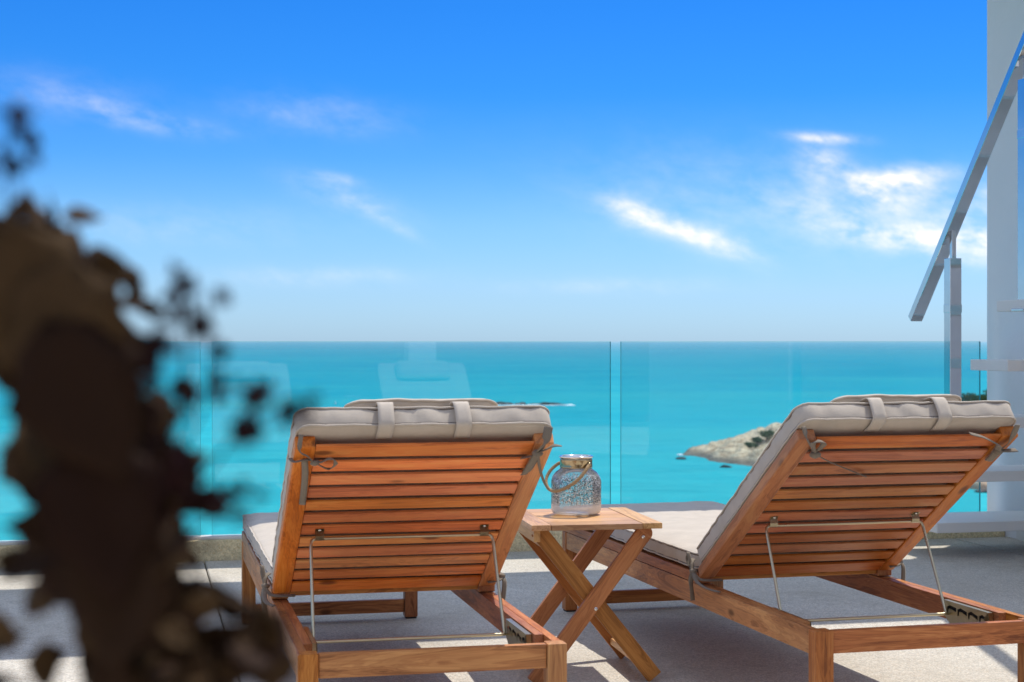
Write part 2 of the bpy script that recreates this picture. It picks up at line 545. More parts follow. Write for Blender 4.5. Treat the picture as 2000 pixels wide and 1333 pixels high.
def empty(name, loc, rz=0.0):
    o = bpy.data.objects.new(name, None)
    o.empty_display_size = 0.1
    o.location = loc
    o.rotation_euler = (0, 0, rz)
    COL.objects.link(o)
    return o


def link_mesh(name, me, parent=None, mat4=None):
    o = bpy.data.objects.new(name, me)
    COL.objects.link(o)
    if parent:
        o.parent = parent
    if mat4 is not None:
        l, r, s = mat4.decompose()
        o.location = l
        o.rotation_euler = r.to_euler()
        o.scale = s
    return o


def bm_obj(name, bm, mats, parent=None, mat4=None, smooth=False):
    me = bpy.data.meshes.new(name)
    bmesh.ops.recalc_face_normals(bm, faces=bm.faces)
    bm.to_mesh(me)
    bm.free()
    if not isinstance(mats, (list, tuple)):
        mats = [mats]
    for mm in mats:
        me.materials.append(mm)
    if smooth:
        for f in me.polygons:
            f.use_smooth = True
    return link_mesh(name, me, parent, mat4)


BOXES = {}


def box_mesh(sx, sy, sz, mat, bevel):
    key = (round(sx, 4), round(sy, 4), round(sz, 4), mat.name, bevel)
    if key in BOXES:
        return BOXES[key]
    bm = bmesh.new()
    bmesh.ops.create_cube(bm, size=1.0, matrix=Matrix.Diagonal((sx, sy, sz, 1)))
    if bevel:
        bmesh.ops.bevel(bm, geom=list(bm.edges), offset=bevel, segments=2, affect='EDGES', profile=0.6)
    me = bpy.data.meshes.new('board')
    bmesh.ops.recalc_face_normals(bm, faces=bm.faces)
    bm.to_mesh(me)
    bm.free()
    me.materials.append(mat)
    BOXES[key] = me
    return me


def box(name, x0, x1, y0, y1, z0, z1, mat, parent=None, bevel=0.003, frame=None):
    me = box_mesh(x1 - x0, y1 - y0, z1 - z0, mat, bevel)
    T = Matrix.Translation(((x0 + x1) / 2, (y0 + y1) / 2, (z0 + z1) / 2))
    if frame is not None:
        T = frame @ T
    return link_mesh(name, me, parent, T)


def beam(name, p0, p1, w, th, mat, parent, up=Vector((0, 0, 1)), bevel=0.003):
    """board from p0 to p1, local Z along it, w along local X, th along local Y"""
    p0, p1 = Vector(p0), Vector(p1)
    z = (p1 - p0).normalized()
    y = (Vector(up) - z * z.dot(Vector(up))).normalized()
    x = y.cross(z)
    M = Matrix((x, y, z)).transposed().to_4x4()
    M.translation = (p0 + p1) / 2
    return link_mesh(name, box_mesh(w, th, (p1 - p0).length, mat, bevel), parent, M)


def catmull(pts, n=8):
    pts = [Vector(p) for p in pts]
    P = [pts[0] * 2 - pts[1]] + pts + [pts[-1] * 2 - pts[-2]]
    out = []
    for i in range(1, len(P) - 2):
        a, b, c, d = P[i - 1], P[i], P[i + 1], P[i + 2]
        for k in range(n):
            t = k / n
            out.append(0.5 * ((2 * b) + (c - a) * t + (2 * a - 5 * b + 4 * c - d) * t * t + (3 * b - a - 3 * c + d) * t ** 3))
    out.append(pts[-1])
    return out


def sweep(bm, pts, ra, rb, ref=Vector((0, 0, 1)), sides=8, closed=False, twist=0.0, taper=None):
    """elliptical tube; ra across, rb along ref"""
    n = len(pts)
    rings = []
    for i, p in enumerate(pts):
        a = pts[(i - 1) % n] if (closed or i > 0) else pts[i]
        b = pts[(i + 1) % n] if (closed or i < n - 1) else pts[i]
        t = (b - a).normalized()
        r = ref - t * t.dot(ref)
        if r.length < 1e-4:
            r = Vector((1, 0, 0)) - t * t.x
        r.normalize()
        s = t.cross(r)
        k = taper(i / (n - 1)) if taper else 1.0
        ring = []
        for j in range(sides):
            an = 2 * math.pi * j / sides + twist * i
            ring.append(bm.verts.new(p + s * (math.cos(an) * ra * k) + r * (math.sin(an) * rb * k)))
        rings.append(ring)
    m = n if closed else n - 1
    for i in range(m):
        A, Bq = rings[i], rings[(i + 1) % n]
        for j in range(sides):
            bm.faces.new((A[j], A[(j + 1) % sides], Bq[(j + 1) % sides], Bq[j]))
    if not closed:
        bm.faces.new(rings[0][::-1])
        bm.faces.new(rings[-1])


def tube_obj(name, pts, r, mat, parent=None, mat4=None, n=1, sides=8, ref=Vector((0, 0, 1)), rb=None, closed=False):
    bm = bmesh.new()
    P = catmull(pts, n) if n > 1 else [Vector(p) for p in pts]
    sweep(bm, P, r, rb or r, ref, sides, closed)
    return bm_obj(name, bm, mat, parent, mat4, True)


def lathe(bm, prof, seg=40):
    rings = []
    for r, z in prof:
        rings.append([bm.verts.new((r * math.cos(2 * math.pi * k / seg), r * math.sin(2 * math.pi * k / seg), z)) for k in range(seg)])
    for a, b in zip(rings, rings[1:]):
        for k in range(seg):
            bm.faces.new((a[k], a[(k + 1) % seg], b[(k + 1) % seg], b[k]))
    return rings


def children(o):
    return [c for c in bpy.data.objects if c.parent == o]


def copy_tree(o, parent=None):
    c = o.copy()
    COL.objects.link(c)
    c.parent = parent
    for ch in children(o):
        copy_tree(ch, c)
    return c


# ------------------------------------------------------------------ setting
# terrace frame: u along the glass front, w towards the sea, origin on the curb face
TA = math.radians(13.1)
TO = Vector((0.0, 7.33, 0.0))
TF = Matrix.Translation(TO) @ Matrix.Rotation(TA, 4, 'Z')

SEA_Z = -44.0
bm = bmesh.new()
R = [0, 60, 120, 240, 500, 1000, 2000, 4000, 8000, 16000, 32000, 70000]
prev = None
for r in R:
    if r == 0:
        prev = [bm.verts.new((0, 0, 0))]
        continue
    ring = [bm.verts.new((r * math.cos(2 * math.pi * k / 96), r * math.sin(2 * math.pi * k / 96), 0)) for k in range(96)]
    for k in range(96):
        if len(prev) == 1:
            bm.faces.new((prev[0], ring[k], ring[(k + 1) % 96]))
        else:
            bm.faces.new((prev[k], ring[k], ring[(k + 1) % 96], prev[(k + 1) % 96]))
    prev = ring
tag(bm_obj('sea', bm, SEA, None, Matrix.Translation((0, 0, SEA_Z))), kind='structure')

# hillside carrying the terrace down to the water
bm = bmesh.new()
N = 40
grid = []
for j in range(N + 1):
    row = []
    for i in range(N + 1):
        x = -120 + 240 * i / N
        y = -60 + 150 * j / N
        z = -1.6 - max(0.0, y - 7) * 0.62 + min(0, y + 10) * 0.0
        z += noise.fractal(Vector((x * 0.05, y * 0.05, 0)), 1, 2, 4) * min(1.5, 0.02 * abs(y - 7) + 0.02 * abs(x))
        row.append(bm.verts.new((x, y, z)))
    grid.append(row)
for j in range(N):
    for i in range(N):
        bm.faces.new((grid[j][i], grid[j][i + 1], grid[j + 1][i + 1], grid[j + 1][i]))
tag(bm_obj('hillside', bm, HILL, None, None, True), kind='structure')

# headland across the bay
SHORE = [(67, 640), (76, 598), (84, 575), (100, 562), (118, 550), (131, 505), (141, 487), (165, 470), (260, 455), (430, 450),
         (430, 900), (260, 860), (180, 760), (122, 704), (84, 676)]


def shore_dist(x, y):
    ins = False
    best = 1e9
    for i in range(len(SHORE)):
        (x1, y1), (x2, y2) = SHORE[i], SHORE[i - 1]
        if (y1 > y) != (y2 > y) and x < (x2 - x1) * (y - y1) / (y2 - y1) + x1:
            ins = not ins
        ddx, ddy = x2 - x1, y2 - y1
        t = max(0, min(1, ((x - x1) * ddx + (y - y1) * ddy) / (ddx * ddx + ddy * ddy)))
        best = min(best, math.hypot(x - x1 - t * ddx, y - y1 - t * ddy))
    return best if ins else -best


def land_h(x, y):
    d = shore_dist(x, y) + 4.5 * noise.fractal(Vector((x * 0.09, y * 0.09, 3.3)), 0.9, 2.1, 4)
    if d < -3:
        return -2.5
    amp = 13.8 + 0.06 * max(0, x - 100)
    h = amp * (1 - math.exp(-max(d, 0) / 23.0)) + min(d, 0) * 0.5
    f = min(1.0, max(0, d) / 8)
    rk = noise.turbulence(Vector((x * 0.11, y * 0.11, h * 0.10)), 4, False) * 2.4
    rg = noise.ridged_multi_fractal(Vector((x * 0.06, y * 0.06, 1.7)), 1.0, 2.0, 5, 1.0, 2.0) * 1.1
    return h + f * (rk - 1.2 + rg - 0.9)


bm = bmesh.new()
NX, NY = 190, 170
grid = []
for j in range(NY + 1):
    row = []
    for i in range(NX + 1):
        fx = (i / NX) ** 1.7
        x = 56 + 370 * fx
        y = 445 + 450 * (j / NY) ** 1.15
        row.append(bm.verts.new((x, y, land_h(x, y))))
    grid.append(row)
for j in range(NY):
    for i in range(NX):
        q = (grid[j][i], grid[j][i + 1], grid[j + 1][i + 1], grid[j + 1][i])
        if max(vv.co.z for vv in q) > -2.0:
            bm.faces.new(q)
for vv in [vv for vv in bm.verts if not vv.link_faces]:
    bm.verts.remove(vv)
tag(bm_obj('headland', bm, ROCK, None, Matrix.Translation((0, 0, SEA_Z))), kind='structure')


def rock_obj(name, loc, size, mat, seed):
    bm = bmesh.new()
    bmesh.ops.create_icosphere(bm, subdivisions=3, radius=1.0)
    for vv in bm.verts:
        k = 1 + 0.55 * noise.fractal(vv.co * 1.3 + Vector((seed * 7.1, 0, 0)), 0.8, 2.0, 4)
        vv.co = Vector((vv.co.x * size[0] * k, vv.co.y * size[1] * k, max(vv.co.z, -0.3) * size[2] * k))
    return bm_obj(name, bm, mat, None, Matrix.Translation(loc))


# low reef rocks awash far out
REEF = [(-5, 1128, 9, 3.0, 'dark reef rock farthest left in the line of surf'),
        (6.5, 1132, 5, 2.4, 'small dark reef rock right of the farthest left one'),
        (24, 1130, 9.5, 3.2, 'long dark reef rock with white surf on both sides'),
        (35, 1128, 3, 1.2, 'last tiny reef rock at the right end of the surf')]
for k, (x, y, sx, sz, lab) in enumerate(REEF):
    tag(rock_obj('reef_rock', (x, y, SEA_Z), (sx, 4, sz * 0.65), WETROCK, k), lab, 'rock', 'reef rocks out at sea')
for k, (x, y, sx, lab) in enumerate([(64.5, 612, 1.9, 'lone dark rock in the water left of the headland tip'),
                                     (76, 572, 2.0, 'lone dark rock in the water below the headland'),
                                     (141.5, 478, 3.5, 'dark rock lying in the shallows below the white wall')]):
    tag(rock_obj('shore_rock', (x, y, SEA_Z), (sx, 1.6, 0.8), WETROCK, k + 11), lab, 'rock', 'rocks close to the headland')
bm = bmesh.new()
for cx, cy, lx, ly in [(17, 1124, 3.5, 5), (33, 1124, 6.5, 6), (40.5, 1124, 2.2, 6), (13.5, 1124, 2.0, 4), (66, 632, 1.2, 1.6), (0, 1121, 12, 2.5), (26, 1119, 16, 2.2)]:
    pts = []
    for k in range(18):
        an = 2 * math.pi * k / 18
        f = 1 + 0.4 * noise.noise(Vector((cx + math.cos(an) * 1.5, cy + math.sin(an) * 1.5, 0)))
        pts.append((cx + lx * f * math.cos(an), cy + ly * f * math.sin(an)))
    top = [bm.verts.new((a, b, 0.35 if (k % 3) else 0.7)) for k, (a, b) in enumerate(pts)]
    bot = [bm.verts.new((cx + (a - cx) * 1.1, cy + (b - cy) * 1.1, 0.02)) for a, b in pts]
    for k in range(18):
        bm.faces.new((bot[k], bot[(k + 1) % 18], top[(k + 1) % 18], top[k]))
    bm.faces.new(top)
tag(bm_obj('surf', bm, FOAM, None, Matrix.Translation((0, 0, SEA_Z))), 'white surf breaking round the reef rocks', 'surf', kind='stuff')

bm = bmesh.new()
lathe(bm, [(0.0, -0.2), (0.55, -0.1), (0.8, 0.3), (0.6, 0.8), (0.18, 1.1), (0.14, 1.9), (0.0, 1.95)], 16)
tag(bm_obj('buoy', bm, HULL, None, Matrix.Translation((-126, 1148, SEA_Z)), True), 'tiny white buoy on the open water above the left lounger', 'buoy')


# trees on the headland: trunk, limbs and a crown of many leaf clumps
def crown_mesh(seed, n=420, flat=0.7):
    rnd = random.Random(seed)
    bm = bmesh.new()
    lobes = [(Vector((rnd.uniform(-.55, .55), rnd.uniform(-.55, .55), rnd.uniform(-.25, .45))), rnd.uniform(.30, .55)) for _ in range(9)]
    for _ in range(n):
        c, r = rnd.choice(lobes)
        d = Vector((rnd.gauss(0, 1), rnd.gauss(0, 1), rnd.gauss(0, 1))).normalized()
        p = c + d * r * rnd.uniform(.55, 1.05)
        p.z *= flat
        s = rnd.uniform(.07, .15)
        M = Euler((rnd.uniform(0, 6), rnd.uniform(0, 6), rnd.uniform(0, 6))).to_matrix()
        q = [bm.verts.new(p + M @ Vector(v_) * s) for v_ in ((-1, 0, 0), (0, -.6, .15), (1, 0, 0), (0, .6, .15))]
        bm.faces.new(q)
    me = bpy.data.meshes.new('crown')
    bm.to_mesh(me)
    bm.free()
    me.materials.append(TREELEAF)
    return me


CROWNS = [crown_mesh(s) for s in (1, 2, 3)]
bm = bmesh.new()
sweep(bm, catmull([(0, 0, -1.2), (0.05, 0, -0.5), (0.0, 0.05, 0.1)], 4), 0.07, 0.07, Vector((1, 0, 0)), 7, taper=lambda t: 1.2 - 0.6 * t)
for an in (0.3, 2.2, 4.4):
    sweep(bm, [Vector((0, 0, -0.35)), Vector((math.cos(an) * .25, math.sin(an) * .25, -0.02)), Vector((math.cos(an) * .5, math.sin(an) * .5, 0.2))], 0.035, 0.035, Vector((0.3, 0.2, 1)), 5, taper=lambda t: 1 - 0.6 * t)
TRUNK = bpy.data.meshes.new('trunk')
bm.to_mesh(TRUNK)
bm.free()
TRUNK.materials.append(BARK)
TREES = [(89.5, 604, 2.6, 'dark green bush on the rock face, lowest of the clump'), (92.5, 606, 3.0, 'green bush in the middle of the clump on the rock face'),
         (96.5, 609, 3.2, 'green bush highest in the clump on the rock face'), (91, 600, 1.5, 'small bush at the foot of the clump on the rock face')]
for k in range(8):
    x = 180 + 5.2 * k + random.uniform(-2, 2)
    y = 640 + random.uniform(-45, 45)
    TREES.append((x, y, random.uniform(4.5, 7.5), None))
for k, (x, y, s, lab) in enumerate(TREES):
    z = SEA_Z + land_h(x, y)
    t = empty('bush' if lab else 'tree', (x, y, z + s * 0.75), random.uniform(0, 6))
    t.scale = (s, s, s)
    tag(t, lab or 'evergreen tree on the crest of the headland', 'bush' if lab else 'tree', 'bushes on the headland rock' if lab else 'trees on the headland crest')
    link_mesh('crown', CROWNS[k % 3], t)
    link_mesh('trunk', TRUNK, t)

# terrace: slabs of washed pebble concrete with open joints
base = box('terrace_floor', -9.4, 5.2, -11.3, 0.55, -1.7, -0.012, EARTH, None, 0, TF)
tag(base, kind='structure')


def slab(u0, u1):
    bm = bmesh.new()
    bmesh.ops.create_cube(bm, size=1.0, matrix=Matrix.Translation(((u0 + u1) / 2, -5.5, -0.006)) @ Matrix.Diagonal((u1 - u0, 10.99, 0.012, 1)))
    bmesh.ops.bevel(bm, geom=list(bm.edges), offset=0.003, segments=2, affect='EDGES')
    o = bm_obj('floor_slab', bm, FLOOR, None, None)
    o.parent = base
    o.matrix_parent_inverse = Matrix.Identity(4)
    # base sits at its own centre in the terrace frame
    o.location = (2.1, 5.375, 0.8565)
    return o


for u0, u1 in ((-9.4, -5.003), (-4.997, -1.383), (-1.377, 2.197), (2.203, 5.2)):
    slab(u0, u1)

curb = empty('curb', TF @ Vector((0, 0, 0)), TA)
tag(curb, 'low yellowish stone curb carrying the glass balustrade', 'curb')
box('stone', -9.4, 2.485, 0.0, 0.16, -0.03, 0.088, CURB, curb, 0.006)
box('glazing_channel', -9.4, 2.42, 0.035, 0.105, 0.088, 0.101, CHANNEL, curb, 0.002)

# frameless glass
PANES = [(-3.25, -1.392, 'glass balustrade pane at far left behind the dark plant'),
         (-1.342, 0.487, 'middle glass pane behind the left lounger and lantern jar'),
         (0.537, 2.390, 'right hand glass pane behind the right lounger, ending at the white wall'),
         (-5.15, -3.30, 'glass balustrade pane farthest left, half out of the picture')]
for k, (u0, u1, lab) in enumerate(PANES[:3]):
    bm = bmesh.new()
    bmesh.ops.create_cube(bm, size=1.0, matrix=Matrix.Diagonal((u1 - u0, 0.012, 0.862, 1)))
    bmesh.ops.bevel(bm, geom=list(bm.edges), offset=0.0012, segments=1, affect='EDGES')
    for f in bm.faces:
        f.normal_update()
        f.material_index = 0 if abs(f.normal.y) > 0.9 else 1
    tilt = Matrix.Rotation((0.004, -0.006, 0.003)[k], 4, 'Z')
    o = bm_obj('glass_pane', bm, [GLASS, GEDGE], None, TF @ Matrix.Translation(((u0 + u1) / 2, 0.07, 0.5275)) @ tilt)
    tag(o, lab, 'glass pane', 'frameless glass balustrade panes')

# villa wall at the right, running along the stair
wall = empty('villa_wall', TF @ Vector((2.489, 0.185, 0)), TA)
tag(wall, 'tall white rendered villa wall at the right edge', 'wall')
box('render_face', 0.0, 0.25, -5.6, 0.0, -1.5, 3.05, WHITE, wall, 0.008)
box('skirting', -0.012, -0.0005, -5.6, -0.30, -0.005, 0.07, CHANNEL, wall, 0.002)

# roof canopy over the front of the terrace (casts the band of shade)
can = box('roof_canopy', -7.5, 3.4, -1.02, 0.37, 3.053, 3.20, WHITE, None, 0.01, TF)
tag(can, 'white flat roof canopy resting on the villa wall', 'canopy')

# the villa itself, behind the camera: it is what the steel and glass reflect
fac = empty('villa_facade', TF @ Vector((0, -11.0, 0)), TA)
tag(fac, kind='structure')
FACADE = plain('timber_facade', (0.34, 0.22, 0.14), 0.6, 2.0, 0.4, 0.1, 0.6)
box('wall', -9.4, 5.2, -0.3, 0.0, -1.7, 3.3, FACADE, fac, 0.01)
box('roof', -9.6, 5.4, -0.3, 1.9, 3.303, 3.5, WHITE, fac, 0.01)
for k in range(5):
    box('column', -8.6 + 3.2 * k, -8.3 + 3.2 * k, 1.2, 1.5, -0.002, 3.301, WHITE, fac, 0.01)

# floating stair
st = empty('stair', TF @ Vector((1.9, -0.5, 0)), TA)
tag(st, 'floating stair of pale stone treads fixed to the white wall', 'stair')
SI = st.matrix_basis.inverted() if False else (Matrix.Translation(TF @ Vector((1.9, -0.5, 0))) @ Matrix.Rotation(TA, 4, 'Z')).inverted()


def tread(X, Y, z, length, depth, nm='tread'):
    """near-left top corner at world X,Y"""
    p = SI @ Vector((X, Y, z))
    box(nm, p.x, p.x + length, p.y, p.y + depth, p.z - 0.045, p.z, TREADM, st, 0.004)


tread(1.866, 7.06, 0.160, 0.70, 0.40)
for k in range(10):
    X, Y = 1.895 + 0.0480 * (k), 6.87 - 0.206 * k
    tread(X, Y, 0.400 + 0.2415 * k, 0.73, 0.30)

# stainless handrail
hr = empty('handrail', (1.91, 6.97, 0.40), TA)
tag(hr, 'polished steel handrail sloping up to the right with square posts', 'handrail')
HF = (Matrix.Translation((1.91, 6.97, 0.40)) @ Matrix.Rotation(TA, 4, 'Z'))
m_ = 1.136
ang = math.atan(m_)
L0, L1 = 0.347, -2.3
Pm = Matrix.Rotation(0, 4, 'Z')
pa = Vector((0, L0, 1.033 - L0 * m_ + 0.022))
pb = Vector((0, L1, 1.033 - L1 * m_ + 0.022))
rail = beam('rail', pa, pb, 0.056, 0.036, CHROME, hr, Vector((0, 0, 1)), 0.002)
for t in (0.0, -0.600, -1.20):
    zt = 1.033 - t * m_
    pz = zt - 0.115
    b0 = pz - 0.92
    post = box('post', -0.027, 0.027, t - 0.027, t + 0.027, b0, pz, CHROME, hr, 0.0015)
    frm = post.location.copy()
    stub = box('stub', -0.009 - frm.x, 0.011 - frm.x, t - 0.010 - frm.y, t + 0.010 - frm.y, pz - frm.z, zt + 0.02 - frm.z, CHROME, post, 0.001)
    band = box('band', -0.0285 - frm.x, 0.0285 - frm.x, t - 0.0285 - frm.y, t + 0.0285 - frm.y, pz - 0.235 - frm.z, pz - 0.20 - frm.z, CHROME, post, 0.001)
    plate = box('base_plate', -0.045 - frm.x, 0.045 - frm.x, t - 0.045 - frm.y, t + 0.045 - frm.y, b0 - frm.z, b0 + 0.008 - frm.z, CHROME, post, 0.001)

# ------------------------------------------------------------------ loungers
LW, LL_, HR = 0.60, 2.063, 0.284
UH, ZH, BL, BA = 0.745, 0.302, 0.770, 0.580
WLEG = 0.045
lounger = empty('sun_lounger', (0, 0, 0))
for u0, u1 in ((0.0, WLEG), (LL_ - WLEG, LL_)):
    for v0, v1 in ((0.0, WLEG), (LW - WLEG, LW)):
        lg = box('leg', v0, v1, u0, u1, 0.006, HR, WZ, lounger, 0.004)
        lx, ly, lz = lg.location
        box('foot_pad', v0 + 0.004 - lx, v1 - 0.004 - lx, u0 + 0.004 - ly, u1 - 0.004 - ly, 0.0 - lz, 0.0058 - lz, RUBBER_AND_SHADE, lg, 0)
for v0, v1, w0, w1 in ((0.003, 0.0235, 0.0238, 0.0445), (LW - 0.0235, LW - 0.003, LW - 0.0445, LW - 0.0238)):
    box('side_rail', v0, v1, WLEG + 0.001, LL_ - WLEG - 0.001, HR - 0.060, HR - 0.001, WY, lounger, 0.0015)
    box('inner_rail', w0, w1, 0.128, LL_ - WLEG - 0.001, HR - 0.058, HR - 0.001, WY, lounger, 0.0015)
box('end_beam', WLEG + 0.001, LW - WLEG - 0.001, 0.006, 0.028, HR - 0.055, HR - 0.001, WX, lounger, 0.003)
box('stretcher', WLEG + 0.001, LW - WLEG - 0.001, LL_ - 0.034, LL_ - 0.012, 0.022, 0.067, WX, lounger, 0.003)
# seat frame on the rails
for v0, v1 in ((0.001, 0.046), (LW - 0.046, LW - 0.001)):
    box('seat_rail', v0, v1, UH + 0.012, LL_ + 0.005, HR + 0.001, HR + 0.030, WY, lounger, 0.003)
ns = 19
for k in range(ns):
    u = UH + 0.016 + k * (LL_ - UH - 0.02) / ns
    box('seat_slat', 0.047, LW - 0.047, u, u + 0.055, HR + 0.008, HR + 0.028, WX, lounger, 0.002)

# backrest frame: local x across, y up the slope, z out of the cushion side
cB, sB = math.cos(BA), math.sin(BA)
BF = Matrix(((-1, 0, 0, LW / 2), (0, -cB, sB, UH), (0, sB, cB, ZH), (0, 0, 0, 1)))
for s in (-1, 1):
    x0, x1 = (0.2505, 0.2965) if s > 0 else (-0.2965, -0.2505)
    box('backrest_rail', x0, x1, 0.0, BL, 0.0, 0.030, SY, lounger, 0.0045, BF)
pitch = BL / 12
for k in range(12):
    y0 = k * pitch + (0.002 if k == 0 else 0.0102)
    y1 = (k + 1) * pitch - (0.001 if k == 11 else 0.0102)
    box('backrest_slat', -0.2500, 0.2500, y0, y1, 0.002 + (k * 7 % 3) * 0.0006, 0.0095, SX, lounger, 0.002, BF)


# prop frame of bent rod
def back_pt(x, y, z):
    return BF @ Vector((x, y, z))


rod_y = 0.338
topL, topR = back_pt(0.226, rod_y, -0.012), back_pt(-0.226, rod_y, -0.012)
lowz, lowu = 0.247, 0.338
lowL, lowR = Vector((0.068, lowu, lowz)), Vector((LW - 0.068, lowu, lowz))


def bend(a, b, c, r=0.016):
    d1, d2 = (a - b).normalized(), (c - b).normalized()
    return [b + d1 * r, b + d1 * r * 0.4 + d2 * r * 0.08, b + d1 * r * 0.08 + d2 * r * 0.4, b + d2 * r]


path = [(topL + topR) / 2] + bend((topL + topR) / 2, topR, lowR) + bend(topR, lowR, (lowL + lowR) / 2, 0.010) + \
    bend((lowL + lowR) / 2, lowL, topL, 0.010) + bend(lowL, topL, (topL + topR) / 2)
tube_obj('prop_rod', path, 0.0040, ZINC, lounger, None, 1, 10, Vector((0.1, 1, 0.2)), closed=True)
tube_obj('pivot_pin', [Vector((0.0365, lowu, lowz)), Vector((LW - 0.0365, lowu, lowz))], 0.0032, ZINC, lounger, None, 1, 8, Vector((0, 0, 1)))
for s in (-1, 1):
    x = 0.205 * s
    pts = []
    bm = bmesh.new()
    prof = [(0.020, 0.0026), (0.008, 0.0026), (0.006, -0.010), (0.000, -0.0172), (-0.006, -0.016), (-0.007, -0.010)]
    pr = [Vector((0, rod_y + 0.004 + a, b)) for a, b in prof]
    for sx in (-0.011, 0.011):
        pts.append([bm.verts.new((x + sx, q.y, q.z)) for q in pr])
    for a, b in zip(range(5), range(1, 6)):
        bm.faces.new((pts[0][a], pts[0][b], pts[1][b], pts[1][a]))
    ret = bmesh.ops.solidify(bm, geom=bm.faces[:], thickness=0.0016)
    bm.verts.index_update()
    clip = bm_obj('rod_clip', bm, ZINC, lounger, BF)
    bm = bmesh.new()
    lathe(bm, [(0.0, -0.0016), (0.0032, -0.001), (0.004, 0.0008)], 12)
    o = bm_obj('screw', bm, BOLT, clip, Matrix.Translation((x, rod_y + 0.018, 0.0008)), True)


# ratchet plates with hooked slots
def ratchet(x, flip):
    bm = bmesh.new()
    u0, u1, z0, z1 = 0.150, 0.365, HR - 0.062, HR - 0.004

    def loop(pts):
        vs = [bm.verts.new((x, a, b)) for a, b in pts]
        es = [bm.edges.new((vs[k], vs[(k + 1) % len(vs)])) for k in range(len(vs))]
        return es
    es = loop([(u0, z0 + 0.012), (u0 + 0.02, z0), (u1 - 0.03, z0), (u1, z0 + 0.02), (u1, z1), (u0, z1)])
    for k in range(4):
        a = u1 - 0.022 - k * 0.052
        t = z1 - 0.010
        es += loop([(a, t - 0.022), (a + 0.006, t - 0.021), (a + 0.007, t - 0.006), (a - 0.008, t), (a - 0.040, t - 0.003 - 0.002 * k),
                    (a - 0.040, t - 0.014 - 0.002 * k), (a - 0.014, t - 0.010), (a - 0.003, t - 0.010)])
    hole = [(u0 + 0.085 + 0.005 * math.cos(w), z0 + 0.013 + 0.005 * math.sin(w)) for w in [k * math.pi / 4 for k in range(8)]]
    es += loop(hole)
    bmesh.ops.triangle_fill(bm, use_beauty=True, use_dissolve=False, edges=es)
    # keep the plate, open the slots
    bmesh.ops.solidify(bm, geom=bm.faces[:], thickness=0.0022)
    # folded lip
    for a, b in ((u0, u1),):
        q = [bm.verts.new(c) for c in ((x, a, z1), (x, b, z1), (x - flip * 0.011, b, z1), (x - flip * 0.011, a, z1))]
        bm.faces.new(q)
        q = [bm.verts.new(c) for c in ((x, a, z0 + 0.012), (x, a, z1), (x - flip * 0.011, a, z1), (x - flip * 0.011, a, z0 + 0.012))]
        bm.faces.new(q)
    pl = bm_obj('ratchet_plate', bm, ZINC, lounger)
    xb = x - flip * 0.0075
    box('slot_shade_sheet', xb - 0.0015, xb + 0.0015, 0.152, 0.363, HR - 0.058, HR - 0.006, RUBBER_AND_SHADE, pl, 0)  # added black sheet stands for the shade inside the slots


ratchet(0.0575, 1)
ratchet(LW - 0.0575, -1)


# cushions: rounded slabs built of rings, boxed sides with puckers
def rounded_outline(w, l, r, n=220):
    w2, l2 = w / 2 - r, l / 2 - r
    per = 4 * (w2 + l2) + 2 * math.pi * r
    out = []
    segs = [((w2 + r, -l2), (w2 + r, l2)), ((w2, l2), 0.0), ((w2, l2 + r), (-w2, l2 + r)), ((-w2, l2), math.pi / 2),
            ((-w2 - r, l2), (-w2 - r, -l2)), ((-w2, -l2), math.pi), ((-w2, -l2 - r), (w2, -l2 - r)), ((w2, -l2), 1.5 * math.pi)]
    lens = [2 * l2, math.pi * r / 2, 2 * w2, math.pi * r / 2] * 2
    for k in range(n):
        s = per * k / n
        i = 0
        while s > lens[i] and i < 7:
            s -= lens[i]
            i += 1
        if i % 2 == 0:
            a, b = segs[i]
            f = s / lens[i] if lens[i] else 0
            out.append((Vector((a[0] + (b[0] - a[0]) * f, a[1] + (b[1] - a[1]) * f)),
                        Vector(((1, 0), (0, 1), (-1, 0), (0, -1))[i // 2])))
        else:
            c, a0 = segs[i]
            an = a0 + s / r
            nn = Vector((math.cos(an), math.sin(an)))
            out.append((Vector(c) + nn * r, nn))
    return out, per


